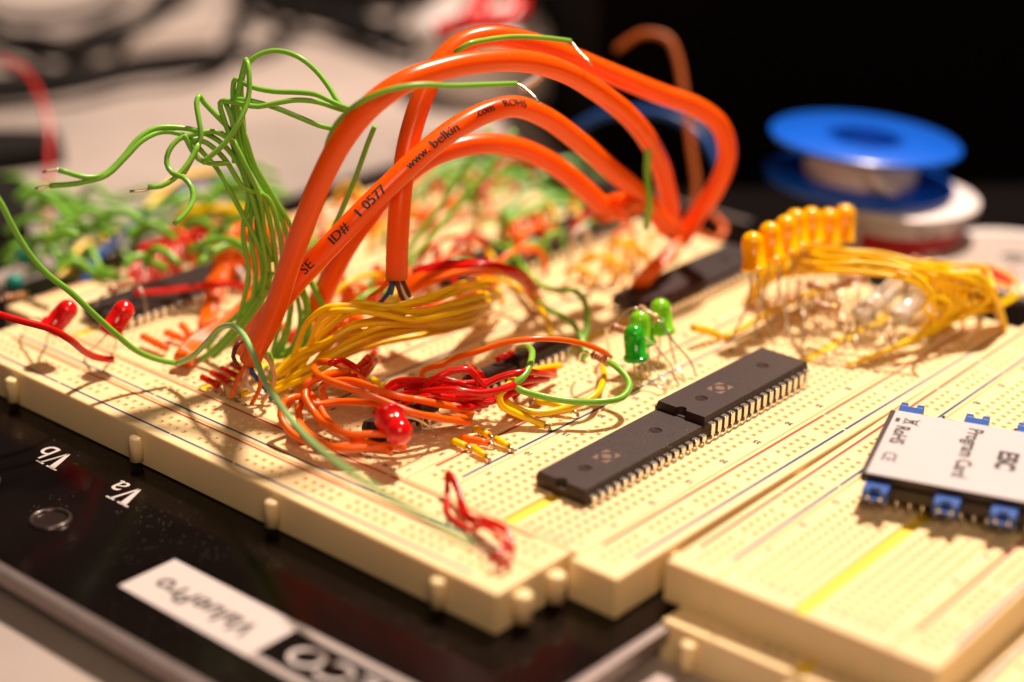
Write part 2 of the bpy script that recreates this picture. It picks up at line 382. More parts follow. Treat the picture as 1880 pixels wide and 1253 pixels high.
for k in range(4): terminal(mainb, 46.5*k)
bus(mainb, 0, -3.6, 163.6, -13.3, -1.85, -3.4, -10.9)
for k in range(1, 5): bus(mainb, 0, -.8, 163.6, 46.5*k-11.55, 46.5*k-1.85, 46.5*k-2.95, 46.5*k-10.45)
bus(mainb, 0, -.3, 172, -22.9, -11.1, -12.15, -20.1, swap=True, off=3)
bus(mainb, 0, -.25, 172.1, -11.0, -.95, -2.0, -9.55, swap=True, off=3)
pegs(mainb, [(-24, y) for y in (13.4, 59.8, 103.6, 149)]); pegs(mainb, [(-7.2, -1.6), (-17, -1.6)], 2.0)
pegs(mainb, [(14.5, -14.7), (60, -14.7)], 1.4)

# stacked pair of boards, right
def board(name, label, ox, oy, z, rz, n, cx=0):
    bo = thing(name, label, 'breadboard', (ox, oy, z), rz=rz)
    bus(bo, 0, -4, 161.0, -11.55, -.9, -3, -10.4, off=4)
    for k in range(1, n+1):
        terminal(bo, -46.5*k, x0=-4, x1=161.5)
        bus(bo, 0, -4, 161.0, -46.5*k-11.55, -46.5*k-1.85, -46.5*k-3, -46.5*k-10.4, off=4)
    return bo
board('breadboard', 'upper cream breadboard of the stacked pair, under the white card', 11.1, -15.9, 1.0, math.radians(1.4), 1)
b3 = board('breadboard', 'lower cream breadboard lying on the table beneath the upper one', 5.2, -19.8, -7.75, math.radians(1.4), 2)
pegs(b3, [(-5.2, -30), (-5.2, -8)], 1.6)

# ---------------------------------------------------------------- chips
def dip(label, x, y, zb, n, roww=15.24, group=None, mark=0, socket=False, L=None, glossy=False, cat='chip', name='dip_chip'):
    """n legs a side; x,y = first leg of the near side, pitch along x; zb = top of the body"""
    cx = x+(n-1)*P_/2; cy = y+roww/2; Lh = (L or n*P_+1.0)/2; wh = roww/2-1.05
    root = thing(name, label, cat, (cx, cy, 0), group); O = (cx, cy, 0)
    def outline(ins, notch, z):
        pts = []
        a, c = Lh-ins, wh-ins
        pts += [(cx-a, cy-c, z)]
        pts += [(cx+a, cy-c, z), (cx+a, cy+c, z), (cx-a, cy+c, z)]
        if notch:
            for i in range(9):
                an = PI/2-PI*i/8; pts.append((cx-a+1.25*math.cos(an), cy+1.25*math.sin(an), z))
        return pts
    m = MB(); zt = zb; zm = zb-1.75; z0 = zb-3.5
    top = outline(.32, True, zt); mid = outline(0, True, zm+.12); lo = outline(.3, False, z0); mid2 = outline(0, False, zm)
    # upper half with notch
    n1 = len(top); b0 = len(m.v); m.v += [Vector(p) for p in mid+top]
    for i in range(n1): m.face([b0+i, b0+(i+1) % n1, b0+n1+(i+1) % n1, b0+n1+i])
    m.face([b0+n1+i for i in range(n1)])
    b0 = len(m.v); m.v += [Vector(p) for p in lo+mid2+outline(0, False, zm+.12)]
    for kk in (0, 4):
        for i in range(4): m.face([b0+kk+i, b0+kk+(i+1) % 4, b0+kk+4+(i+1) % 4, b0+kk+4+i])
    m.face([b0+3, b0+2, b0+1, b0]); m.face([b0+8, b0+9, b0+10, b0+11])
    body = m.build('body', ['chip'], root, org=O)
    # ejector marks: shallow recesses cut in the moulding
    dm = [(-Lh*.62, 0), (Lh*.55, 0)] if n > 10 else [(-Lh*.45, 0)]
    for dx, dy in dm:
        cut = MB(); cut.lathe([(1.45, zt-.28), (1.45, zt+1)], (cx+dx, cy+dy, 0), n=28); c = cut.build('cutter', ['chipdark'], org=(0, 0, 0)); c.location = (-cx*S, -cy*S, 0)
        c.parent = None; mod = body.modifiers.new('b', 'BOOLEAN'); mod.operation = 'DIFFERENCE'; mod.object = c; mod.solver = 'EXACT'
        dg = bpy.context.evaluated_depsgraph_get(); 
        # evaluate with the body unparented in the chip's own frame
        body.parent = None; dg.update(); me = bpy.data.meshes.new_from_object(body.evaluated_get(dg)); body.modifiers.clear(); body.data = me; body.parent = root
        bpy.data.objects.remove(c)
        q = MB(); q.lathe([(1.42, zt-.27), (1.3, zt-.25)], (cx+dx, cy+dy, 0), n=28, sm=False); q.build('ejector_mark', ['chipdark'], root, org=O)  # disc on the recess floor, shade put into its dark colour
    if mark:
        q = MB(); a = 2.0; ins = 1.25; mx, my = cx-Lh*.36+1.9, cy+.1; zz = zt+.012
        def tri(pts): q.add([(mx+X, my+Y, zz) for X, Y in pts], [tuple(range(len(pts)))])
        tri([(-a, -a), (a, -a), (0, -a+.28)]) if 0 else None
        for sx, sy in ((1, 1), (-1, 1), (-1, -1), (1, -1)):
            p = [(sx*a*1.25, sy*a), (sx*.25, sy*a), (sx*a*1.25, sy*.35)]
            tri(p if sx*sy > 0 else list(reversed(p)))
        pts = [(1.15*math.cos(PI*i/3), 1.25*math.sin(PI*i/3)) for i in range(6)]; tri(pts)
        q.build('maker_mark', ['chipmark'], root, org=O)
        q = MB()
        for i in range(5): q.text('|', .5, (mx+9+i, my+rnd.uniform(-2, 2), zz), (0, 1, 0), (-1, 0, 0))
    sock = 0
    # legs
    for side in (-1, 1):
        yy = cy+side*roww/2
        for i in range(n):
            X = x+i*P_+ (rnd.uniform(-.06, .06)); q = MB(); yb = cy+side*(wh-.15); bend = rnd.uniform(-.12, .12)
            t0 = zm+.14; zl = 1.4 if zb > 4.6 else .9
            q.box((X-.68, min(yb, yy), t0-.13), (X+.68, max(yb, yy), t0+.13), bev=.05)
            q.box((X-.68, yy-.14, zl), (X+.68, yy+.14, t0-.02), bev=.05)
            q.box((X-.27+bend, yy-.13, -1.2), (X+.27+bend, yy+.13, zl+.02))
            q.build('leg', ['tin'], root, org=O)
    return root
chipL = dip('near black 32 leg chip at the front, sitting directly in the front strip', 6.35*P_+.35, 7.75, 3.7, 16, mark=1)
chipU = dip('second black 32 leg chip at the front, sitting higher with a tan square mark', 22.72*P_, 7.75, 5.6, 16, mark=1)
# socket under the raised chip
cx0, cx1, sy0, sy1 = 22.72*P_-1.4, 22.72*P_+15*P_+1.4, 9.1, 21.6
sk = thing('chip_socket', 'low black socket under the raised second chip', 'socket', ((cx0+cx1)/2, 15.4, 0))
so = ((cx0+cx1)/2, 15.4, 0); m = MB(); m.box((cx0, sy0, .05), (cx1, sy1, 2.05), bev=.12); m.build('frame', ['chip'], sk, org=so)
dip('long black chip at the far left under the red wire', 8.6, 148.6, 4.2, 20)
dip('long dark chip on the middle strip behind the three green lights', 104.5, 56.2, 4.6, 20)
dip('dark chip half hidden by red and orange wires beyond the yellow bundle', 86, 103.2, 4.2, 12)
dip('dark chip crossed by bent green wires below the orange cable ends', 118.5, 103.0, 4.2, 15)
dip('small black chip behind the red light and orange wires', 8.5, 58.0, 4.0, 7, 7.62)
dip('small black chip half covered by the red wires', 40.6, 58.0, 4.0, 5, 7.62)
dip('small black chip just under the middle of the thin orange wire', 54.8, 58.0, 4.6, 7, 7.62)

# ---------------------------------------------------------------- thick orange cables
def cable(label, spec, r=2.5, ends=()):
    P = smooth(trace(spec), 8); root = thing('network_cable', label, 'cable', P[0], 'orange network cables looping over the board')
    b = MB(); ph = rnd.uniform(0, 6); b.tube(P, r, 0, 22, cap=False, rs=[r*(1+.006*math.sin(k*.21+ph)+.004*math.sin(k*.57+2*ph)) for k in range(len(P))])
    for e, s in ((0, 1), (-1, -1)):
        d = (P[0]-P[1]).normalized() if e == 0 else (P[-1]-P[-2]).normalized()
        b.lathe([(r, 0), (r*.96, .25), (r*.8, .3), (r*.74, -.9), (.05, -1.0)], P[e]-d*.15, d, 22)
    b.build('jacket', ['cable'], root, org=P[0]); return root, P
def conductor(root, P0, colr, spec, r=.52):
    P = smooth(trace(spec)); b = MB(); b.tube(P, r, 0, 8); b.build('conductor', [colr], root, org=P0)
ca, PA = cable('foremost orange cable rising steeply from the left, its cut end low over the strip letters', '459,662,411 470,640,409 500,580,404 527,500,398 555,420,392 590,330,387 630,255,384 680,195,382 740,152,383 810,127,388 880,114,394 955,112,402 1030,130,414 1100,170,428 1165,225,444 1205,285,458 1224,350,470 1236,430,482')
for c, s in (('orange', '462,655,412 447,678 433,705 423,730,3'), ('peach', '460,660,413 452,690 441,718,4'), ('white', '455,665,412 447,685,411 455,708 475,722,412 490,728'),
             ('blue', '462,662,412 463,683,409 480,705 492,722 498,735,1'), ('orange', '470,655,411 478,680,407 477,712 462,743,1'), ('peach', '478,648,411 496,665,406 504,690 498,715 481,740,1'),
             ('brown', '452,625,413 436,632,409 428,655,410 437,672'), ('green', '476,645,414 495,650 500,675 496,700,3')):
    conductor(ca, PA[0], c, s)
cb, PB = cable('orange cable hanging straight down in the middle, its cut end over the yellow wires', '728,512,411 730,440,409 737,350,408 750,262,408 775,180,409 805,120,411 848,80,414 905,66,418 970,78,424 1040,102,432 1120,135,442 1210,172,452 1280,198,458 1322,232,464 1335,285,470 1316,342,476 1280,395,482 1250,440,488')
for c, s in (('orange', '716,512,411 700,532 680,545 678,560 684,574,415'), ('blue', '722,514,411 712,540 696,558,414'), ('brown', '728,514,410 735,540 745,560,414'), ('white', '731,514,411 738,535 750,553,415'), ('brown', '738,514,411 747,532 752,545,415'), ('teal', '725,512,412 718,540,414')):
    conductor(cb, PB[0], c, s)
cc, PC = cable('orange cable printed with black writing along its slanting left half', '447,640,420 490,583,410 540,522,404 590,468,402 650,405,401 710,345,402 770,288,404 830,240,408 890,208,413 945,196,419 1000,215,427 1060,258,437 1120,310,448 1180,362,458 1225,420,470')
cdd, PD = cable('lowest orange cable, arching behind the printed one', '572,580,432 600,525,428 632,460,424 672,400,421 715,348,421 765,305,423 825,275,427 890,264,432 955,273,439 1015,302,447 1070,345,456 1110,380,462 1150,392,470')
cable('short stub of orange cable with a dark open end beside the cable ends', '1105,402,464 1125,372,462 1150,375,458 1166,386,455', 2.3)
# printed writing wrapped round the jacket
def wrap(root, P, pxstart, st, hh, gap=1.0, lift=.075, up=.25):
    L = [0]
    for a, c in zip(P, P[1:]): L.append(L[-1]+(c-a).length)
    s0 = min(range(len(P)), key=lambda i: abs((P[i]-CAM).dot(RT)/dep(P[i])*FPX+940-pxstart)); s0 = L[s0]
    vs, fs, wd = glyphs(st, hh); out = []
    bm = bmesh.new(); bv = [bm.verts.new((x, y, 0)) for x, y in vs]
    for f in fs:
        try: bm.faces.new([bv[i] for i in f])
        except ValueError: pass
    for ax, mx in ((0, wd), (1, hh)):
        c = .22
        while c < mx:
            no = [0, 0, 0]; no[ax] = 1; co = [0, 0, 0]; co[ax] = c
            bmesh.ops.bisect_plane(bm, geom=bm.verts[:]+bm.edges[:]+bm.faces[:], dist=1e-5, plane_co=co, plane_no=no); c += .3
    bm.verts.index_update(); vs = [(v.co.x, v.co.y) for v in bm.verts]; fs = [tuple(v.index for v in f.verts) for f in bm.faces]; bm.free()
    for x, y in vs:
        s = s0+x*gap; i = max(1, min(len(P)-1, next((k for k in range(len(L)) if L[k] >= s), len(L)-1)))
        T = (P[i]-P[i-1]).normalized(); c = P[i-1]+T*(s-L[i-1]); view = (CAM-c); view = (view-T*view.dot(T)).normalized(); upv = T.cross(view)*-1
        an = (y-hh*.36)/2.5+up
        out.append(c+(view*math.cos(an)+upv*math.sin(an))*(2.5+lift))
    m = MB(); m.add(out, fs); sh = (P[len(P)//3]-P[len(P)//3-1]).normalized()*.16; m.add([v+sh for v in out], fs); m.build('printed_text', ['ink'], root, org=P[0])
wrap(cc, PC, 503, 'r', 2.9); wrap(cc, PC, 562, 'SE', 3.1, 1.05); wrap(cc, PC, 610, 'ID#', 3.1, 1.05); wrap(cc, PC, 662, '1 0577', 3.1, 1.0); wrap(cc, PC, 741, 'www.', 2.6, 1.0, up=.1); wrap(cc, PC, 786, 'belkin', 3.0, 1.12, up=.1); wrap(cc, PC, 866, '.com', 2.6, 1.05, up=.25); wrap(cc, PC, 911, 'ROHS', 2.6, 1.0, up=.35)

# out of focus wires behind
wire('thin blurred orange cable standing behind the cable arches', 'orangeshaded', '1130,92,560 1180,62 1225,70 1243,105 1258,190 1270,280 1278,350 1262,440,540', 1.05, name='network_cable', cat='cable')
wire('blue cable arching dimly behind the orange cables', 'blue', '1055,240,580 1100,214 1160,205 1220,210 1290,250 1330,330,560', 1.5, name='network_cable', cat='cable')
wire('dull orange wire curling by the right cable ends', 'orange', '1240,452,520 1285,430 1315,440 1330,420 1310,395,540', .8)
wire('tall red wire blurred at the left edge', 'red', '0,108,600 45,130 75,180 90,240 88,330 88,420 102,470,560', .8)
wire('blurred yellow wire crossing the green tangle', 'yellow', '60,560,500 110,505 150,455 185,440 235,425 280,372 330,330 395,315,560', 1.25)
wire('blurred blue grey wire beside the yellow one', 'blue', '150,528,490 175,478 225,432 290,375 360,335 420,320,580', 1.1)
wire('amber yellow wire arching over the red ones at the far left', 'yellow', '340,455,520 328,420 338,395 380,386 440,388 500,398,520', 1.6)

# ---------------------------------------------------------------- green wires
GG = 'green wires rising from behind the foremost cable'
wire('green wire making the largest round loop at the top left', 'green', '488,490,418 468,380,414 452,280,410 444,190,406 444,145,404 460,112,403 485,97,403 512,94,403 548,105,402 580,130,402 605,162,401 622,190,400 636,205,400 652,222,400', .6, GG)
wire('green wire standing in a narrow upright hairpin at the top left', 'green', '498,470,418 462,350,411 438,240,406 436,180,403 446,130,402 452,110,400 457,132,399 456,180,399 440,222,398 414,262,398 371,300,398', .6, GG)
wire('green wire running level from a small kink to the right', 'green', '430,300,408 428,200,406 428,160,404 432,146,403 442,150,403 462,160,402 500,168,401 545,170,400 580,174,399 615,190,398 640,200,397 668,204,396', .6, GG)
wire('green wire bent sharply left then waving right towards the cable', 'green', '470,390,413 436,290,408 413,225,405 404,190,402 412,185,401 440,191,400 475,196,400 510,189,400 545,184,400 585,188,400 625,201,400 658,207,401', .6, GG)
wire('green wire sloping down to the right across the open gap', 'green', '500,480,420 466,370,412 445,260,408 432,200,404 438,183,402 470,188,402 505,198,402 545,214,402 590,232,402 632,240,402', .6, GG)
wire('pale tipped green wire lying along the front of the foremost cable top', 'green', '596,290,388 602,262,386 618,228,384 642,203,382 672,182,377 715,165,376 770,156,378 830,158,382 890,156,387 948,154,392', .6, GG, tipspec='946,154,392 955,157,392 972,170 992,190,390')
wire('green wire with a bright bare end across the highest cable', 'green', '836,98,401 858,82,400 890,74,404 940,68,411 1000,70,416 1047,76,420', .62, GG, tipspec='1045,76,420 1051,80,420 1058,90 1086,119,417')
wire('dark green wire dropping straight behind the foremost cable', 'green', '688,232,412 676,262,414 655,320,416 635,370,418 612,420,420', .6, GG)
wire('green wire reaching furthest left, upper of two bare ends', 'green', '492,500,418 470,390,412 440,305,408 400,258,405 360,240,403 320,234,401 285,236,399 255,254,397 225,290,395 192,320,393 160,326,391 108,312,388', .6, GG, tipspec='110,312,388 98,312 78,316,387')
wire('green wire reaching furthest left, lower of two bare ends', 'green', '480,545,420 488,490,418 462,425,414 432,370,411 400,312,408 372,280,405 340,250,402 300,242,400 262,258,397 232,288,395 196,322,393 150,336,391 92,342,388', .6, GG, tipspec='94,342,388 80,344 64,348,387')
wire('green wire with a pointed top left of the tangle', 'green', '478,400,414 452,320,410 425,245,407 395,210,404 374,188,403 366,176,402 361,190,401 366,225,400 369,250,400 362,272,400 348,300,400 338,318,401', .6, GG)
wire('green wire coiled in a round loop left of the tangle', 'green', '430,262,404 395,242,402 355,247,400 328,256,399 310,278,398 306,300,398 316,318,397 336,326,396 352,345,395 354,368,394 342,390,392 320,412,390', .6, GG)
wire('green wire ending bare under the round loop', 'green', '420,300,404 385,300,402 364,292,401 348,268,400 340,252,399 338,250,399', .6, GG)
wire('short green wire end pointing left below the round loop', 'green', '365,262,400 352,290,399 338,310,398 318,330,397 296,342,396 272,344,395', .6, GG, tipspec='275,347,395 260,351 238,352,394')
tops = ['447,140,404 438,165,404 432,200,405 440,280', '442,182,404 436,215,405 444,290', '413,187,403 424,215,404 438,280', '428,258,404 446,295,405', '405,244,403 428,262,404 452,320', '345,254,401 378,262,402 412,292,404 448,345',
        '437,192,404 445,230,405 456,290', '432,205,405 450,250,406 466,300']
for i, tp in enumerate(tops):
    a = i/7; x1 = 450+92*a
    wire('green wire in the close bundle that dives behind the foremost cable', 'green', f'{tp} {(462+x1)/2:.0f},362 {x1-4:.0f},425 {x1+6:.0f},500,{418+6*a:.0f} {x1-12+40*a:.0f},590 {490-60*(1-a)+60*a:.0f},650,2', .6, 'green wires of the close bundle')
wire('green wire curving round below the cable, outermost', 'green', '560,500,424 580,535 592,568 580,605 556,638 528,652 505,656,3', .75, 'green wires curving below the cables')
wire('green wire curving round below the cable, inner one', 'green', '545,520,424 562,560 556,610 535,640 512,650,3', .75, 'green wires curving below the cables')
wire('dark green wire between the foremost and printed cables', 'green', '535,520,424 532,580 518,625 500,655,3', .7, 'green wires curving below the cables')
for i, (a, bb) in enumerate((('500,500,420 478,545 450,580 420,615 395,640 368,662,1.5', .75), ('492,530,420 470,570 445,600 418,630 392,655,1.5', .75), ('486,500,421 470,540 430,585 405,605 380,640,2', .7))):
    wire(['thick green wire slanting down beside the strip letters, upper', 'thick green wire slanting down beside the strip letters, lower', 'thin green wire slanting down above its two thicker neighbours'][i], 'green', a, bb)
wire('long green wire sweeping in from the left edge to the strip', 'green', '-20,345,384 0,372,386 22,415,389 50,462,393 85,502,397 130,537,401 172,577,405 212,613,410 252,645,415 292,661,418 322,667,420', .72)
wire('green wire bent over and fading out towards the front corner', 'palegreen', '326,668,419 352,655,416 382,626,411 402,604,407 424,598,402 446,614,396 464,648,391 486,700,383 520,752,373 565,805,361 620,850,348 690,898,336 770,945,327 830,982,321 868,1003,318', .68, tips=(1,), tiplen=4)
wire('glossy red wire from the left edge ending on the crosswise strip', 'red', '-20,570,398 0,578,400 45,591,403 92,604,406 128,624,410 155,646,416 180,657,421 207,661,424', .82)

# ---------------------------------------------------------------- yellow bundle (middle)
YB = 'yellow wires of the middle bundle'
yspec = ['498,698,3 540,657,8 600,628,14 650,600,17 720,592,18 800,588,16 860,577,12 905,552,6', '503,712,2 560,680,7 620,648,11 690,615,14 760,602,14 830,597,11 880,580,5',
 '528,692,2 548,630,12 566,592,18 600,565,22 660,562,22 730,560,22 790,545,22 850,520,20 880,514,18', '540,700,2 576,635,10 620,590,18 655,572,22 705,578,21 760,588,19 830,575,18 880,560,15 912,548,8',
 '520,705,2 590,660,7 650,622,14 700,600,17 770,595,16 850,590,12 900,566,6', '548,690,2 570,630,10 590,585,18 618,571,22 660,570,22 720,565,21 790,552,20 860,530,19 898,522,18',
 '560,690,2 600,640,9 640,600,16 690,588,18 750,583,18 820,560,18 880,540,15 918,538,9 922,560,3', '500,720,2 570,690,6 640,650,8 700,630,9 780,615,9 850,600,7 890,590,2',
 '512,690,2 570,650,9 640,612,14 700,602,14 780,590,15 860,560,14 905,548,9', '535,712,2 600,672,6 660,635,10 740,610,12 820,600,9 870,590,3']
for i, s in enumerate(yspec):
    wire('yellow wire in the dense bundle sweeping right across the middle', 'yellow', s, .72, YB)
for i in range(8):
    s = yspec[(i*3) % 6]; P = trace(s, rnd.uniform(-8, 8), rnd.uniform(-16, 6), rnd.uniform(2, 9))
    wire('yellow wire in the dense bundle sweeping right across the middle', 'yellow', None, .7, YB, P=P)
wire('yellow wire arching right from the end of the bundle', 'yellow', '880,515,468 925,517,465 960,535,460 990,565,452 1006,590,445 1012,622,438', .7)
wire('single yellow wire end lying beside letter B', 'yellow', '441,726,1 465,716,1.5 505,700,2', .7, tips=(0,), tiplen=1.5)

# ---------------------------------------------------------------- orange coil at the front
OC = 'orange wires coiled in front of the red bundle'
ospec = ['864,776,4 800,767,7 755,757,9 700,735,11 640,712,13 600,697,14 579,684,14 582,668,13 602,664,12 625,672,11 670,700,8', '858,768,4 800,765,6 745,757,8 690,742,9 620,738,8 575,742,8 558,722,10 562,705,12 590,690,13 640,682,10',
 '742,800,5 690,797,6 640,797,6 600,782,7 575,755,8 560,730,10 568,705,11 600,690,9', '738,814,4 680,822,4 620,823,4 565,812,3 532,792,4 515,762,6 522,738,8 550,728,8 575,738,6',
 '745,822,3 690,818,4 640,800,5 600,770,6 580,735,8 560,718,9 545,722,7 528,745,4 516,760,2', '846,748,6 790,736,8 740,730,10 700,718,11 650,700,12 615,700,11 590,712,8 600,740,4',
 '868,760,4 820,745,7 770,735,9 720,725,10 670,708,11 630,700,10', '720,830,3 660,815,4 610,820,4 560,790,5 548,760,6 556,735,6']
onm = ['orange wire of the front coil curling back over its top', 'orange wire of the front coil with the tight left bend', 'orange wire running under the coil to the red light', 'orange wire making the lowest left loop of the coil',
 'orange wire of the coil dipping towards the crosswise strip', 'short orange wire across the top of the coil', 'orange wire ending at the tips beside the red bundle', 'orange wire at the bottom of the coil by the red light']
for s, l in zip(ospec, onm): wire(l, 'orange', s, .78, OC)
for i, s in enumerate(['600,690,10 640,685,9 668,668,8 688,650,7', '615,700,10 655,690,9 680,672,8 684,652,7', '605,668,12 625,662,12 648,672,10 668,690,8', '640,705,9 668,690,8 690,662,7', '630,690,9 660,672,8 676,655,8']):
    wire('red wire in the fan behind the orange coil', 'red', s, .75, 'red wires fanned behind the orange coil')
wire('thin orange wire arching over the small chips to a resistor', 'orange', '776,698,3 775,684,5 790,675,7 815,670,9 838,657,12 880,645,14 925,630,16 975,623,17 1030,624,16 1075,633,14 1105,645,12 1120,656,9', .68)
# red bundle
RB = 'red wires bundled over the small chips'
rspec = ['770,750,3 769,728,6 776,708,9 800,695,11 830,700,10 870,712,9 900,725,6', '776,712,9 805,692,12 835,680,13 862,680,13 880,700,10 893,722,6 905,735,4', '685,748,3 702,722,6 722,704,8 752,698,10 790,702,10 850,704,9 905,700,8',
 '698,755,3 735,726,7 790,720,8 850,735,6 900,738,6 940,722,7 985,702,6', '880,712,8 915,694,10 955,684,11 995,686,8 1018,690,4', '745,712,7 800,722,8 855,730,8 900,722,9 950,704,9 1005,696,5', '1018,682,4 995,697,5 962,712,6 940,730,4',
 '858,668,4 872,678,7 884,690,9', '690,760,2 712,738,6 745,730,8 800,742,7 850,748,6 893,744,4', '700,735,5 730,710,8 775,705,9 830,715,9 880,730,7 915,735,5', '910,662,5 930,652,6 945,648,3', '770,720,9 830,716,11 880,722,10 940,710,9 975,692,8', '880,752,3 845,735,7 790,728,9 745,740,7 720,770,3']
for s in rspec: wire('glossy red wire in the bundle over the small chips', 'red', s, .78, RB)
wire('yellow wire in a wide open hook left of the green wire', 'yellow', '1028,672,4 990,678,6 958,686,8 935,706,9 917,728,8 921,745,6 942,757,4 975,771,2 1000,781,1.2', .82, tips=(1,), tiplen=1.6)
wire('yellow wire looping right beneath the green wire', 'yellow', '1107,672,3 1108,697,5 1096,722,5 1068,741,4 1030,752,3 985,758,3 945,748,4 925,735,5', .8)
wire('short straight yellow wire beneath the green wire', 'yellow', '983,737,2.5 1015,741,2.5 1052,755,1.5', .8, tips=(0, 1), tiplen=1.5)
wire('green wire bent in an open square loop at the centre', 'green', '950,640,6 968,637,10 977,650,12 970,678,11 958,695,10 944,707,9 955,716,8 1000,729,7 1050,737,6 1100,738,6 1142,730,6 1156,708,7 1148,690,8 1132,674,9 1112,662,9', .78)
for i, (l, c, s) in enumerate([('upper left yellow stub of the small star', 'yellow', '873,787,1.4 898,800,1.2'), ('orange stub of the small star', 'orange', '846,803,1.5 897,814,1.2'), ('left yellow stub of the small star', 'yellow', '830,809,1.3 856,820,1.1'), ('right yellow stub of the small star', 'yellow', '910,806,1.4 934,820,1.1'),
    ('lowest yellow stub of the small star', 'yellow', '868,822,1.4 892,838,1.1'), ('short yellow wire on the bus beside the orange coil', 'yellow', '682,697,1.4 706,710,1.1')]):
    wire(l, c, s, .8, tips=(1,), tiplen=1.6)
wire('dark green wire with the sharp bend down at centre right', 'green', '900,446,495 935,460,488 960,490,478 985,520,468 1020,533,460 1056,535,452 1074,556,448 1077,600,444 1070,628,441 1068,658,438', .8)
wire('green wire slanting to join the bent one at centre right', 'green', '942,462,488 955,500,478 975,535,468 997,563,458 1030,580,450 1056,600,444 1069,628,440 1076,655,437', .8)
wire('thick green wire zigzagging over the far chip, upper', 'green', '930,455,500 945,432,505 1000,435,508 1055,428,512 1090,410,516 1130,402,520', 1.3)
wire('thick green wire dropping over the far chip', 'green', '1005,425,510 1008,460,504 996,484,498 965,475,496 935,455,498', 1.2)
wire('short green wire over the far chip top', 'green', '1020,400,518 1015,430,514 1030,445,512 1085,420,516', 1.2)
wire('upright dull green wire before the right cable ends', 'green', '1190,272,452 1188,320,454 1192,370,456 1186,420,462', .9)
wire('thin green wire slanting up from the cable end, left of two', 'green', '640,560,470 700,505,472 740,470,474 800,390,478 860,300,480 900,235,482', .75)
wire('thin green wire slanting up from the cable end, right of two', 'green', '630,585,468 690,530,470 752,480,472 830,390,478 900,310,482 945,240,484', .75)
wire('pale end of wire poking out above the printed cable', 'white', '955,165,470 980,150,470 1000,130,470', .9)

# red wires at the front corner
FR = 'red twisted wires hanging over the front corner'
for i, s in enumerate(['822,866,372 838,885,370 850,925,366 862,948,362 892,955,358 925,968,353 940,1000,350 936,1030,346 915,1040,345', '820,868,373 822,905,371 820,940,367 836,964,363 862,972,359 888,966,355 915,985,351 925,1012,347 900,1030,345',
    '823,872,372 842,905,369 846,940,365 872,962,360 900,962,355 932,985,350 935,1012,348']):
    wire('twisted red wire drooping over the front corner of the board', 'red', s, .5, FR)
wire('thin brown wire beside the twisted red ones', 'brown', '820,870,373 818,920,370 822,960,366 824,985,363', .25)

# short red links on the strip
for i, (x, y) in enumerate(((371, 693), (389, 685), (407, 677), (425, 669))):
    wire('short red link lying near letter E', 'red', f'{x},{y},2.4 {x+30},{y+15},2.2', .8, 'four short red links', tips=(1,), tiplen=2.2)
for l, s in (('orange link nearest the far left chip, longest', '262,618,2.4 306,640,2'), ('dark orange link right of the longest one', '305,611,2 340,624,1.6'), ('short upright orange link among the three', '333,597,2.5 352,618,1.6')):
    wire(l, 'orange', s, .95)

# ---------------------------------------------------------------- far left: orange/red fan on the fourth strip
OF = 'orange wires fanned right of the far left chip'
for i in range(16):
    a = i/15; x0 = 470-20*a+rnd.uniform(-8, 8); y0 = 410+70*a+rnd.uniform(-8, 8)
    wire('orange wire in the fan beside the far left chip', 'orange', f'{x0+25:.0f},{y0+12:.0f},478 {x0-15:.0f},{y0+2:.0f},474 {425-15*a:.0f},{y0+22:.0f},468 {402+rnd.uniform(-12,12):.0f},{500+20*a:.0f},464 {378+14*a+rnd.uniform(-5,5):.0f},{560+15*a:.0f},2 {370+20*a:.0f},{585+rnd.uniform(0,14):.0f},1', .85, OF)
for i in range(7):
    a = i/6
    wire('dark orange wire slanting down towards the green end by letter J', 'orange', f'{496-8*a:.0f},{490+12*a:.0f},448 {455+4*a:.0f},{545+8*a:.0f},444 {405+6*a:.0f},{590+10*a:.0f},438 {352+18*a:.0f},{622+14*a:.0f},432 {326+26*a:.0f},{652+4*a:.0f},4 {322+28*a:.0f},{668+2*a:.0f},1', .72, 'dark orange wires slanting down')
for i in range(8):
    x = 244+i*12.5; y = 540-i*4.4
    wire('red wire in the comb behind the far left chip', 'red', f'{x:.0f},{y:.0f},478 {x-4:.0f},{y-42:.0f},481 {x+8:.0f},{y-78+i:.0f},486 {x+30:.0f},{y-92+i:.0f},492 {x+46:.0f},{y-74:.0f},498 {x+50:.0f},{y-40:.0f},500', .62, 'red wires in a comb behind the chip')
for i in range(12):
    x = 345+i*10
    wire('red wire in the far mass of red and orange wires', 'red' if i % 2 else 'orange', f'{x:.0f},{490-2*i},496 {x-8:.0f},{450-i},500 {x+18:.0f},{414+rnd.uniform(-6,6):.0f},505 {x+55:.0f},{425+rnd.uniform(-8,8):.0f},505 {x+80:.0f},{455},500', 1.0, 'wires in the far red and orange mass') if i % 2 else wire('orange wire in the far mass of red and orange wires', 'orange', f'{x:.0f},{495-2*i},496 {x:.0f},{455-i},500 {x+24:.0f},{422+rnd.uniform(-6,6):.0f},505 {x+60:.0f},{440},505', 1.0, 'wires in the far red and orange mass')
wire('straight red wire lying across the far left chip', 'red', '245,540,456 300,535,458 360,527,460 405,521,462 440,525,462 472,531,460', .85)
wire('orange loop lying on the end of the far left chip', 'orange', '372,527,462 385,513,463 402,506,464 411,509,464 400,520,463 385,530,462', .8)
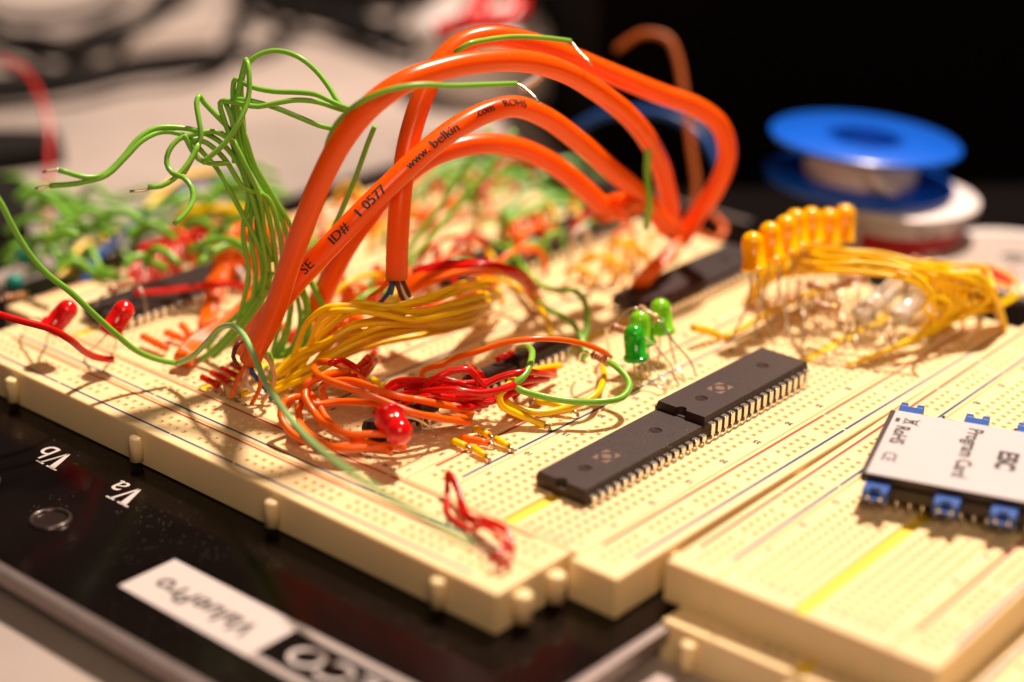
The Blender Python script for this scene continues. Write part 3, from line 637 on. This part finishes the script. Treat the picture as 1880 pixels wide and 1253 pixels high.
# green tangle beyond
for i in range(66):
    x = rnd.uniform(-20, 430); y = rnd.uniform(345, 500)-max(0, (x-250))*.1; L = rnd.uniform(60, 170); t = rnd.uniform(520, 620)-(y-340)*.5; s = rnd.uniform(-30, 26)
    wire('green wire in the blurred tangle at the far left', 'green', f'{x:.0f},{y:.0f},{t:.0f} {x+L*.3:.0f},{y-rnd.uniform(8,34):.0f} {x+L*.7:.0f},{y+s-rnd.uniform(0,20):.0f} {x+L:.0f},{y+s:.0f},{t+rnd.uniform(-12,12):.0f}', 1.05, 'green wires in the far tangle', n=6)
for i in range(16):
    x = rnd.uniform(760, 1010); y = rnd.uniform(300, 400); t = rnd.uniform(530, 590); L = rnd.uniform(60, 130)
    wire('green wire in the blurred spray under the cable arches', 'green' if i % 3 else 'palegreen', f'{x-L*.5:.0f},{y+70:.0f},{t-18:.0f} {x:.0f},{y+20:.0f} {x+L*.5:.0f},{y-10:.0f} {x+L:.0f},{y+22:.0f},{t:.0f}', 1.15, 'green wires under the arches', n=6)
# short arcs between strip holes, far middle
def hop(colr, label, x0, y0, x1, y1, h, r=.75, group=None):
    A = Vector((x0, y0, -.6)); B = Vector((x1, y1, -.6)); P = [A, A+(B-A)*.06+Vector((0, 0, h*.62)), A+(B-A)*.3+Vector((0, 0, h)), A+(B-A)*.7+Vector((0, 0, h)), A+(B-A)*.94+Vector((0, 0, h*.62)), B]
    wire(label, colr, None, r, group, P=P, n=7)
for i in range(96):
    k = 2+(i % 2); x = 42+rnd.random()*104; y = 46.5*k+3+rnd.random()*28; L = rnd.uniform(6, 26); an = rnd.choice((0, 0, .1, 1.2, 1.57)); c = rnd.choice(('orange', 'orange', 'red', 'yellow', 'yellow', 'orange', 'white', 'green', 'green'))
    hop(c, c+' link arching low among the blurred wires behind the cables', x, y, x+L*math.cos(an), y+L*math.sin(an)*.6, rnd.uniform(4, 11), .8, c+' links behind the cables')
for i in range(26):
    x = 28+rnd.random()*62; y = 96+rnd.random()*26; L = rnd.uniform(5, 14); c = rnd.choice(('red', 'red', 'orange', 'yellow'))
    hop(c, c+' link showing under the yellow bundle', x, y, x+L, y+rnd.uniform(-2, 2), rnd.uniform(2, 4), .8, c+' links under the yellow bundle')
for i in range(9):
    wire('deep orange wire in the flat bundle behind the yellow one', 'orange' if i < 5 else 'red', f'{745-i*4},{540-i*5},16 {790},{518-i*4},20 {850},{500-i*3},22 {905+i*2},{497-i*2},22 {950+i*3},{512-i},16 {975+i*3},{545-i},6 {985+i*3},{562},1', .85, 'deep orange wires in a flat bundle') if i < 5 else wire('deep red wire in the flat bundle behind the yellow one', 'red', f'{760},{530-i*4},18 {820},{508-i*3},22 {880},{500-i*2},23 {930+i*2},{505-i},20 {962+i*3},{530},10', .85, 'deep red wires in a flat bundle')
for i in range(9):
    x = 1050+i*17+rnd.uniform(-8, 8); y = 505-i*6+rnd.uniform(-12, 12); L = rnd.uniform(18, 60); q_ = rnd.uniform(-1, 1)*14
    wire('yellow wire in the blurred row before the right cable ends', 'yellow', f'{x:.0f},{y:.0f},1 {x+3:.0f},{y-20+q_:.0f},6 {x+L*.5:.0f},{y-28+q_:.0f},8 {x+L:.0f},{y-14+q_:.0f},6 {x+L+2:.0f},{y+6+q_*.5:.0f},1', .7, 'yellow wires before the cable ends')
for i in range(4):
    wire('orange wire dropping from the right cable ends', 'orange', f'{1238+i*4},{440},478 {1232-i*6},{470},474 {1205-i*8},{500},470 {1190-i*8},{520},470 {1178-i*9},{540},1', .8, 'orange wires from the right cable ends')

b = MB(); cols = list(REST)
for ci, c in enumerate(cols):
    for P, rr_ in REST[c]: b.tube(P, rr_, ci, 6)
tag(b.build('jumper_wire', cols, org=(60, 150, 0)), 'blurred mass of thin wires filling the gaps of the far tangle', 'wires', kind='stuff')
# ---------------------------------------------------------------- yellow bundle (right)
YR = 'yellow wires of the right bundle'
for i in range(17):
    a = i/16; j = lambda s: rnd.uniform(-s, s); ph = rnd.uniform(0, 6.3); fr_ = rnd.uniform(.7, 1.5); A_ = lambda k: max(0, min(1.12, a+.27*math.sin(ph+fr_*k)))
    a1, a2, a3, a4, a5, a6, a7 = [A_(k) for k in range(7)]; tt_ = rnd.uniform(-8, 7)
    s = (f'{1368+24*a+j(8):.0f},{556-34*a:.0f},1 {1402+j(10):.0f},{524-30*a1:.0f},7 {1450+j(10):.0f},{506-40*a2:.0f},12 {1520+j(10):.0f},{500-40*a3+j(4):.0f},{17+tt_:.0f} {1600+j(10):.0f},{502-38*a4+j(4):.0f},{18+tt_:.0f} '
         f'{1675+20*a5+j(10):.0f},{514-30*a5+j(5):.0f},{17+tt_:.0f} {1706+104*a6+j(10):.0f},{544-46*a6:.0f},{13+tt_:.0f} {1706+140*a7+j(10):.0f},{570-36*a7+j(8):.0f},{10+tt_*.8:.0f} {1700+124*a6+j(10):.0f},{598-36*a6+j(6):.0f},6 {1690+60*a5+j(8):.0f},{614-26*a5:.0f},4 {1630+60*a:.0f},{642-22*a:.0f},3 {1556+80*a+j(5):.0f},{670-28*a:.0f},1')
    wire('yellow wire in the looping bundle at the right end of the strip', 'yellow', s, .52, YR)
for i in range(7):
    wire('yellow wire in the looping bundle at the right end of the strip', 'yellow', f'{1690+i*8},{600-i*3},1 {1730+i*6},{575-i*2},8 {1700+i*14},{535-i*4},14 {1720+i*12},{505-i},18 {1790+i*5},{520+i*2},14 {1820+i*3},{555+i*3},6 {1840+i},{592+i*2},1', .72, YR)
wire('lone yellow wire end pointing left beyond the second chip', 'yellow', '1272,602,5 1300,608,3 1322,618,1', 1.0)
wire('yellow wire lying in the strip behind the amber lights', 'yellow', '1330,620,1 1370,600,2 1420,570,3 1480,545,2 1520,530,1', .8)

# ---------------------------------------------------------------- LEDs
def led_(label, bot, top, m, legs, group=None, sc_=1.0, core=True):
    B = at(bot); T = at(top); ax = (T-B).normalized(); R = 2.5*sc_
    root = thing('led', label, 'led', B, group); q = MB()
    prof = [(R*.98, 0), (R*1.16, .0), (R*1.18, .12), (R*1.18, .9), (R*1.14, 1.02), (R, 1.05)]
    h = 8.6*sc_; prof += [(R, h-R)]+[(R*math.cos(a), h-R+R*math.sin(a)) for a in [PI/2*i/8 for i in range(1, 8)]]+[(.02, h)]
    q.lathe(prof, B, ax, 32); q.build('lens', [m], root, org=B)
    if core:
        side = ax.cross(fw).normalized(); c = MB()
        for s, w_ in ((-1, .75), (1, .38)):
            O = B+side*(s*.75)
            c.tube([O+ax*-.2, O+ax*3.0, O+ax*3.6, O+ax*(4.6 if s < 0 else 4.3)], .3, 0, 6, rs=[.25, .3, w_, w_*1.05])
        c.build('lead_frame', ['tin'], root, org=B)
    for s in legs:
        P = smooth(trace(s)); c = MB(); c.tube(P, .27, 0, 6); c.build('leg', ['lead'], root, org=B)
    return root
led_('front green led with deep green dome, nearest of the three', (1168, 661, 423.5), (1163, 595, 421), 'leddark', ['1163,661,423 1166,685 1171,703,-.5', '1176,661,424 1181,690,424 1180,700,-.5'])
led_('lime green led half hidden behind the front one', (1184, 634, 430), (1172, 577, 428), 'ledgreen', ['1180,636,430 1187,665 1195,700,-.5', '1190,636,430 1192,660 1206,685 1228,716,-.5'])
led_('lime green led standing apart, rightmost of the three', (1218, 612, 436), (1211, 553, 434), 'ledgreen', ['1211,612,436 1210,650 1207,682,-.5', '1227,612,436 1234,645 1244,675 1255,702,-.5'])
amb = [((1385, 496), (1380, 420), 444), ((1418, 477), (1412, 406), 450), ((1446, 464), (1442, 394), 455), ((1466, 452), (1459, 386), 460), ((1492, 448), (1488, 376), 464), ((1520, 450), (1522, 381), 469), ((1546, 442), (1554, 373), 474)]
names = ['leftmost', 'second from the left', 'third from the left', 'middle', 'third from the right', 'second from the right', 'rightmost']
for i, ((bx, by), (tx, ty), t) in enumerate(amb):
    led_('amber led of the raised row, '+names[i], (bx, by, t), (tx, ty, t-2), 'ledamber',
         [f'{bx-5},{by},{t} {bx-12-2*i},{by+60},{t+1} {bx-48+i*8},{640-i*4},-.5', f'{bx+5},{by},{t} {bx+14+i},{by+60},{t} {bx+38-i*2},{645-i*6},-.5'], 'amber leds in a row', sc_=1.1, core=False)
cl = [((1577, 585), (1618, 545), 452, 'front left of the four'), ((1612, 556), (1652, 516), 460, 'back left of the four'), ((1648, 586), (1690, 540), 453, 'front right of the four'), ((1682, 540), (1716, 498), 462, 'back right of the four')]
for (bx, by), (tx, ty), t, l in cl:
    led_('clear glassy led leaning right, '+l, (bx, by, t), (tx, ty, t+2), 'ledclear', [f'{bx-4},{by+2},{t} {bx-22},{by+24} {bx-26},{by+60},-.5', f'{bx+3},{by+4},{t} {bx-6},{by+30} {bx-4},{by+62},-.5'], 'clear leds')
led_('red led leaning right over the crosswise strip, leftmost', (94, 603, 429), (130, 562, 427), 'ledred', ['92,600,429 70,585 50,590 45,606,1', '98,606,429 88,615 86,640,-.5'])
led_('red led crossed by the long green wire', (202, 611, 425), (235, 558, 424), 'ledred', ['198,612,425 180,632 160,650 158,662,-.5', '206,614,425 214,630 208,648,-.5'])
led_('blurred red led in front of the orange coil, pointing down', (714, 765, 386), (748, 815, 376), 'ledred', ['714,764,380 760,768,385 790,785,390 800,800,1'], sc_=1.12)

# ---------------------------------------------------------------- resistors
def resistor(label, a, b_, leads, group=None, sc_=1.0):
    A = at(a); B = at(b_); L = (B-A).length; ax = (B-A).normalized(); root = thing('resistor', label, 'resistor', A, group); q = MB(); R = 1.15*sc_
    st = [0, .04, .12, .22, .27, .30, .36, .40, .43, .49, .53, .56, .62, .66, .72, .78, .86, .95, 1]
    rr = [.35, .8, 1.0, 1.0, .86, .84, .82, .8, .8, .8, .8, .8, .82, .84, .88, 1, 1, .8, .35]
    mt = [0, 0, 1, 0, 0, 1, 0, 0, 1, 0, 0, 1, 0, 0, 0, 2, 0, 0, 0]
    q.lathe([(R*r, L*s) for s, r in zip(st, rr)], A, ax, 20, mats=mt[:len(st)-1])
    q.build('body', ['resbody', 'resbrown', 'resgold'], root, org=A)
    for s in leads:
        P = smooth(trace(s)); c = MB(); c.tube(P, .26, 0, 6); c.build('lead', ['lead'], root, org=A)
resistor('banded resistor between the thin orange wire and the front green led', (1087, 649, 418), (1120, 668, 415), ['1088,650,418 1075,646,419 1066,650 1064,662,5', '1119,667,415 1131,675 1142,690 1152,701 1170,706,1.5 1198,707,1.5 1214,714,1.5 1224,724,-.5'])
resistor('banded resistor touching the tops of two green leds', (1172, 565, 430), (1208, 588, 428), ['1173,566,430 1157,567 1140,578 1127,597 1116,603,432 1113,625 1117,652,-.5', '1207,587,428 1220,602 1240,632 1262,656 1274,678 1276,700,-.5'])
resistor('resistor half hidden behind the front green led', (1122, 600, 429), (1158, 611, 427), ['1124,600,429 1112,602 1114,620 1119,645,-.5', '1157,611,427 1180,618 1200,632 1222,658 1233,672 1237,692 1246,714,-.5'])
for l, a, c, ls in (
    ('brown resistor hanging lowest left of the clear leds', (1495, 559, 447), (1538, 568, 446), ['1496,559,447 1482,566 1476,585 1475,620 1471,652,-.5', '1537,568,446 1552,576 1560,596 1552,620 1530,645 1512,664,-.5']),
    ('brown resistor above the lowest one, at its left', (1480, 521, 455), (1522, 532, 454), ['1481,521,455 1466,518 1462,540 1461,585,-.5', '1521,532,454 1535,540 1541,560 1538,600,-.5']),
    ('brown resistor next to the upper left one', (1522, 527, 457), (1564, 521, 458), ['1523,527,457 1512,540 1514,590,-.5', '1563,521,458 1574,528 1578,545 1574,600 1577,640,-.5']),
    ('brown resistor highest over the yellow wires', (1548, 511, 462), (1594, 516, 462), ['1549,511,462 1536,520 1535,575,-.5', '1593,516,462 1603,530 1603,590,-.5']),
    ('brown resistor behind the clear leds', (1640, 531, 468), (1686, 528, 469), ['1641,531,468 1630,545 1632,585,-.5', '1685,528,469 1694,545 1692,580,-.5']),
    ('brown resistor furthest right among the yellow wires', (1672, 474, 478), (1712, 487, 477), ['1673,474,478 1664,490 1662,540,-.5', '1711,487,477 1720,500 1722,560,-.5']),
    ('tan resistor at the left edge beyond the leftmost red led', (4, 549, 466), (52, 541, 468), ['5,549,466 -15,552,465', '51,541,468 75,560,462 98,575,-.5']),
    ('shiny tan resistor lying over the far left chip', (198, 536, 452), (246, 515, 455), ['199,536,452 185,545 175,560,6', '245,515,455 262,540,452 268,575 262,600,-.5'])):
    resistor(l, a, c, ls)
# teal capacitors at far left
for l, a, c in (('teal capacitor nearer the left edge', (22, 532, 480), (30, 505, 482)), ('teal capacitor behind the first one', (42, 486, 500), (50, 455, 502))):
    A = at(a); B = at(c); ax = (B-A); L = ax.length; root = thing('capacitor', l, 'capacitor', A, None); q = MB()
    q.lathe([(.3, 0), (1.6, L*.08), (2.3, L*.3), (2.4, L*.6), (1.7, L*.88), (.3, L)], A, ax, 20); q.build('body', ['teal'], root, org=A)
    for s in (-1, 1):
        c_ = MB(); c_.tube([A, A+Vector((s*1.5, -s, -3)), Vector((A.x+s*2, A.y-s, -.5))], .25, 0, 6); c_.build('leg', ['lead'], root, org=A)

# ---------------------------------------------------------------- white program card
TL = Uz(1637, 752, 9); BL = Uz(1581, 866, 9); TR = Uz(1880, 797, 9); R = (BL-TL).normalized(); Q = (TR-TL).normalized()
Q = (Q-R*Q.dot(R)).normalized(); CL = (BL-TL).length; CH = 62.0; N = Vector((0, 0, 1))
card = thing('program_card', 'white printed card with blue jumpers plugged over the upper stacked breadboard', 'circuit card', TL)
def cbox(a, b_, bev=0.0):                   # a, b_ in (along short side, along long side, height) of the card
    return a, b_, bev
def cput(mb, a, b_, bev=0.0, m=0):
    rot = Matrix((R, Q, N)).transposed(); mb.box(a, b_, m, bev, rot=rot, org=TL)
q = MB(); cput(q, (0, 1.0, -.05), (CL, CH, 0), 0, 0); q.build('label', ['card'], card, org=TL)
q = MB(); cput(q, (-.0, -.15, -2.0), (CL, CH, -.07), .15); q.build('circuit_board', ['chip'], card, org=TL)
for side in (0, 1):
    q = MB(); s0 = -.8 if side == 0 else CL-1.8; cput(q, (s0, 1.5, -4.6), (s0+2.6, CH, -2.1), .1); q.build('pin_header', ['chip'], card, org=TL)
def C3(s, u, z): return TL+R*s+Q*u+N*z
for j in range(23):
    u = 2.6+j*P_
    for side in (0, 1):
        q = MB(); s = .5 if side == 0 else CL-.5
        q.tube([C3(s, u, -3.4), C3(s, u, -9.2)], .32, 0, 6); q.build('pin', ['tin'], card, org=TL)
for j in (4, 10, 13, 16, 20):
    u = 2.6+j*P_; q = MB(); q.tube([C3(-2.2, u-2, -5.5), C3(-2.4, u-2, -.6)], .34, 0, 6); q.build('pin', ['chipdark'], card, org=TL)
for side in (0, 1):
    for u in (1.2, 15.2, 26.2, 38.0, 49.0):
        q = MB(); w_ = 5.0; o = -1 if side == 0 else 1; s0 = 0 if side == 0 else CL; zt = -.35 if side == 0 else -1.6
        def SB(a, b2, z0, z1, u0, u1):
            x0, x1 = sorted((s0+o*a, s0+o*b2)); cput(q, (x0, u0, z0), (x1, u1, z1), .12)
        D_ = 5.6 if side == 0 else 4.2
        SB(-.6, D_-1.7, zt-2.6, zt, u, u+w_); SB(D_-1.72, D_, zt-2.6, zt-.02, u, u+1.55); SB(D_-1.72, D_, zt-2.6, zt-.02, u+w_-1.55, u+w_)
        SB(D_-1.74, D_-.2, zt-2.55, zt-1.9, u+1.5, u+w_-1.5)
        jo = q.build('jumper', ['jumper'], card, org=TL); q = MB()
        SB(D_-.05, D_+.12, zt-2.1, zt-1.2, u+1.0, u+1.5); SB(D_-.05, D_+.12, zt-2.1, zt-1.2, u+w_-1.5, u+w_-1.0); q.build('contact', ['tin'], jo, org=TL)
q = MB()
def ctext(st, size, s, u, sx=1.0, thick=0.0):
    for d in ([0] if not thick else [-thick, 0, thick]):
        for e2 in ([0] if not thick else [-thick, thick]):
            q.text(st, size, C3(s+d, u+e2, .03+.002*(d+e2)), R, Q, align='L', sx=sx)
ctext('RoHS', 4.2, 7.6, 2.6, .92, .11); ctext('CE', 4.0, 21.0, 2.6, .9, .04)
ctext('Program Card', 4.4, 2.8, 17.0, .95, .10); ctext('ESC', 5.4, 11.2, 24.6, .98, .24)
# crossed bin mark
def cl_(s0, u0, s1, u1, wd=.16):
    a = C3(s0, u0, .03); c = C3(s1, u1, .03); d = (c-a).normalized(); n_ = N.cross(d)*wd
    q.add([a-n_, c-n_, c+n_, a+n_], [(0, 1, 2, 3)])
for a in ((3.2, 3.4, 6.2, 6.8), (3.2, 6.8, 6.2, 3.4), (3.6, 6.2, 5.8, 6.2), (3.9, 6.1, 4.2, 3.6), (5.5, 6.1, 5.2, 3.6), (4.2, 3.6, 5.2, 3.6), (3.7, 5.4, 5.7, 5.4)): cl_(*a)
cl_(3.7, 2.2, 5.7, 2.2, .45)
q.build('lettering', ['ink'], card, org=TL)

# ---------------------------------------------------------------- spools and other things behind
def spool(label, x, y, z, parts, tilt=(0, 0)):
    root = thing('wire_spool', label, 'spool', (x, y, z)); root.rotation_euler = (tilt[0], tilt[1], 0)
    for nm, m, prof in parts:
        q = MB(); q.lathe(prof, (0, 0, 0), n=48); q.build(nm, [m], root, org=(0, 0, 0))
    return root
def hollow(ri, ro, h0, h1): return [(ri, h0+.01), (ro-.4, h0), (ro, h0+.3), (ro, h1-.3), (ro-.4, h1), (ri+.3, h1), (ri, h1-.3), (ri, h0+.02)]
c1 = Dt(1575, 440, 560)
def flange(ri, ro, h0, h1):
    return [(ri, h0), (ro-.5, h0), (ro, h0+.4), (ro, h1-.4), (ro-.5, h1), (ri, h1)]
def ringpart(root, nm, m, ri, ro, h0, h1):
    q = MB(); n = 56; prof = [(ri, h0), (ro-.5, h0), (ro, h0+.4), (ro, h1-.4), (ro-.5, h1), (ri, h1)]; b0 = 0
    for r, h in prof:
        for k in range(n): q.v.append(Vector((r*math.cos(2*PI*k/n), r*math.sin(2*PI*k/n), h)))
    L = len(prof)
    for i in range(L):
        j = (i+1) % L
        for k in range(n): q.face([i*n+k, i*n+(k+1) % n, j*n+(k+1) % n, j*n+k], 0, True)
    o = q.build(nm, [m], root, org=(0, 0, 0)); mod = o.modifiers.new('e', 'EDGE_SPLIT'); mod.split_angle = math.radians(40); return o
P0 = Uz(1645, 478, -16.4)
ws = thing('wire_spool', 'white solder spool with a red label standing on the table', 'spool', P0)
ringpart(ws, 'flange', 'spoolwhite', 4, 22.5, 18.2, 20.6); ringpart(ws, 'flange', 'spoolwhite', 4, 18.7, 0, 1.6)
ringpart(ws, 'hub', 'spoolwhite', 4, 18.0, 1.6, 18.2)
q = MB(); n = 40; 
for k in range(n+1):
    a = -PI*1.05+PI*1.1*k/n
    for h in (1.7, 13.2, 18.0): q.v.append(Vector((18.35*math.cos(a), 18.35*math.sin(a), h)))
for k in range(n):
    q.face([k*3, (k+1)*3, (k+1)*3+1, k*3+1], 0, True); q.face([k*3+1, (k+1)*3+1, (k+1)*3+2, k*3+2], 1, True)
lb = q.build('paper_label', ['labelred', 'spoolwhite'], ws, org=(0, 0, 0))
q = MB()
for a0, st in ((-2.35, 'Ker'), (-1.75, '44')):
    vs, fs, wd = glyphs(st, 6.0); q.add([(18.6*math.cos(a0+x/18.6), 18.6*math.sin(a0+x/18.6), 13.4+y*.7) for x, y in vs], fs)
q.build('label_lettering', ['ink'], lb, org=(0, 0, 0))
P1 = Dt(1576, 340, 553); 
bs = thing('wire_spool', 'bright blue flanged spool of pale wire stacked on the white one', 'spool', (P1.x, P1.y, 4.9)); bs.rotation_euler = (math.radians(2), math.radians(3.0), 0)
ringpart(bs, 'flange', 'spoolblue', 10.5, 28.5, 12.6, 14.4); ringpart(bs, 'flange', 'spoolblue', 10.5, 28.5, 0, 2.0)
ringpart(bs, 'hub', 'spoolblue', 10.2, 12.5, 0, 14.4); ringpart(bs, 'wound_wire', 'wiresilver', 12.6, 17.0, 2.0, 12.6)
q = MB(); q.tube(smooth([Vector((-13, -9, 11)), Vector((-16.5, -12, 10)), Vector((-15, -15, 6)), Vector((-9, -17, 3.0))]), 1.6, 0, 8); q.build('loose_wire', ['wiresilver'], bs, org=(0, 0, 0))
# flat roll right edge
P2 = Uz(1835, 560, -16.4)
P2 = Uz(1855, 528, -16.4)
fr = thing('solder_reel', 'white reel with red and grey label lying flat at the right edge', 'reel', P2)
ringpart(fr, 'rim', 'spoolwhite', 17, 26, 0, 9); ringpart(fr, 'hub', 'spoolwhite', 3, 17.1, 0, 8)
q = MB(); n = 40
def sect(a0, a1, r0, r1, z, m):
    b0 = len(q.v); k = 14
    for i in range(k+1):
        a = a0+(a1-a0)*i/k; q.v += [Vector((r0*math.cos(a), r0*math.sin(a), z)), Vector((r1*math.cos(a), r1*math.sin(a), z))]
    for i in range(k): q.face([b0+2*i, b0+2*i+1, b0+2*i+3, b0+2*i+2], m)
sect(0, PI*2, 4, 22, 9.03, 0); q.build('face_label', ['paper'], fr, org=(0, 0, 0)); q = MB(); sect(2.9, 3.6, 12, 25.5, 9.06, 0); sect(-1.4, -.4, 8, 24, 9.06, 0); q.build('red_sector', ['labelred'], fr, org=(0, 0, 0))

# cup, cloths, cases
PCu = Uz(905, 170, -16.4)
cup = thing('jar', 'pale round jar standing beyond the cable arches', 'jar', PCu)
q = MB(); q.lathe([(24, 0), (29, 2), (30, 20), (30, 27), (27, 30), (5, 31)], n=48); q.build('body', ['spoolwhite'], cup, org=(0, 0, 0))
q = MB(); q.lathe([(12, 31), (12, 36), (5, 38)], n=32); q.build('lid', ['spoolwhite'], cup, org=(0, 0, 0))
PR = Dt(895, 30, 820)
wire('thick red strap looping over the pale jar', 'red', '800,60,640 840,46,640 872,30,640 880,6,645 912,-12,650 950,-6,650 952,20,648 925,38,644 890,40,640 850,44,636', 3.4, name='strap', cat='strap')
def slab(name, label, pts, z0, z1, m, cat, bev=1.5):
    q = MB(); n = len(pts); prof = [(1.0, z0), (1.0, z1-bev), (.985, z1)]; c = sum((Vector(p) for p in pts), Vector((0, 0, 0)))/n
    for k, z in prof:
        for p in pts: v = c+(Vector(p)-c)*k; q.v.append(Vector((v.x, v.y, z)))
    for i in range(2):
        for j in range(n): q.face([i*n+j, i*n+(j+1) % n, (i+1)*n+(j+1) % n, (i+1)*n+j])
    q.face([2*n+j for j in range(n)]); q.face([j for j in reversed(range(n))])
    o = q.build(name, [m], org=(c.x, c.y, z0)); return tag(o, label, cat)
# black mat and case filling the right background
g0 = Uz(1046, 300, -16.4)
q = MB(); pts = [(g0.x, g0.y), (212, 168), (209.5, -320), (752, -320), (752, 420), (g0.x+60, g0.y+80)]
q.add([(x, y, -15.6) for x, y in reversed(pts)]+[(x, y, -16.38) for x, y in reversed(pts)], [(5, 4, 3, 2, 1, 0) if 0 else (0, 1, 2, 3, 4, 5)]+[(i, i+6, (i+1) % 6+6, (i+1) % 6) for i in range(6)])
tag(q.build('desk_mat', ['dark'], org=(g0.x, g0.y, -16.4)), 'black mat under the spools on the right of the table', 'mat')
A = Uz(1050, 330, -16.4); 
slab('equipment_case', 'large black case filling the right background', [(225, 172, 0), (340, 60, 0), (700, 60, 0), (700, 380, 0), (480, 420, 0), (300, 262, 0)][:], -16.4, 62, 'dark', 'case', 4)
slab('equipment_case', 'second black case standing at the far right edge', [(335, 58, 0), (470, -170, 0), (740, -170, 0), (740, 56, 0)], -16.4, 55, 'dark', 'case', 4)
# dark crumpled straps / cables on the table, upper left
def G(x, y): return Uz(x, y, -16.4)
for i, (l, s, r) in enumerate([('black cable bent over the far table, front one', '-40,176,-10 60,166,-10 150,150,-8 250,128,-8 330,120,-8 400,108,-10 430,70,-12 450,20,-12 470,-30,-12', 4.2),
    ('black cable behind the front one', '-40,52,-8 40,84,-8 110,94,-8 180,74,-10 250,50,-10 310,10,-10 340,-20,-10', 4.6),
    ('thin black cable running close to the front one', '-40,150,-10 70,140,-11 170,126,-11 270,108,-11 380,96,-11 440,100,-11 520,70,-11 560,20,-11', 2.4),
    ('thin black cable twisted round the rear one', '-40,80,-10 50,66,-8 120,82,-6 190,90,-8 260,36,-10 300,-20,-10', 2.2),
    ('black cable lying past the middle of the far table', '440,-10,-8 520,16,-8 600,34,-8 680,60,-8 760,84,-8 820,60,-8', 5),
    ('thin cable looped beside the middle one', '500,-20,-8 560,30,-6 640,22,-6 700,50,-6 740,30,-6 700,0,-6', 2.6),
    ('grey cable lying across the far left of the table', '-40,20,-8 60,36,-8 160,24,-8 240,-10,-8', 2.6),
    ('dark cable at the top edge', '460,-40,-8 600,-22,-8 700,-15,-8 790,-20,-8', 9)]):
    wire(l, 'darkcloth', s, r, name='power_cable', cat='cable', n=12)
slab('tool_pouch', 'dark pouch at the left edge of the far table', [G(-60, 330), G(120, 305), G(110, 275), G(-60, 272)], -16.4, -9, 'darkcloth', 'pouch')
slab('tool_pouch', 'dark pouch left of the green tangle', [G(-60, 520), G(60, 480), G(55, 400), G(-60, 380)], -16.4, -4, 'darkcloth', 'pouch')
slab('paper_pad', 'grey paper pad between the black cables', [G(120, 118), G(390, 75), G(420, 28), G(200, 62)], -16.4, -12, 'paper', 'paper')
# a few pale connectors catching the light behind the arches
for x, y, r in ((1245, 100, 7), (1265, 30, 6), (1368, 130, 9)):
    P = Dt(x, y, 690); root = thing('plug', 'small grey plug hanging in the dark behind the cables, '+{1245: 'lower left', 1265: 'highest', 1368: 'rightmost'}[x], 'plug', P)
    q = MB(); q.lathe([(r*.3, 0), (r*.45, 1), (r*.45, 6), (r*.2, 8)], n=16); q.build('body', ['paper'], root, org=(0, 0, 0))
    q = MB(); q.tube([Vector((0, 0, 8)), Vector((4, 10, 30)), Vector((20, 40, 60)), Vector((80, 60, 160))], 1.2, 0, 8); q.build('cord', ['dark'], root, org=(0, 0, 0))
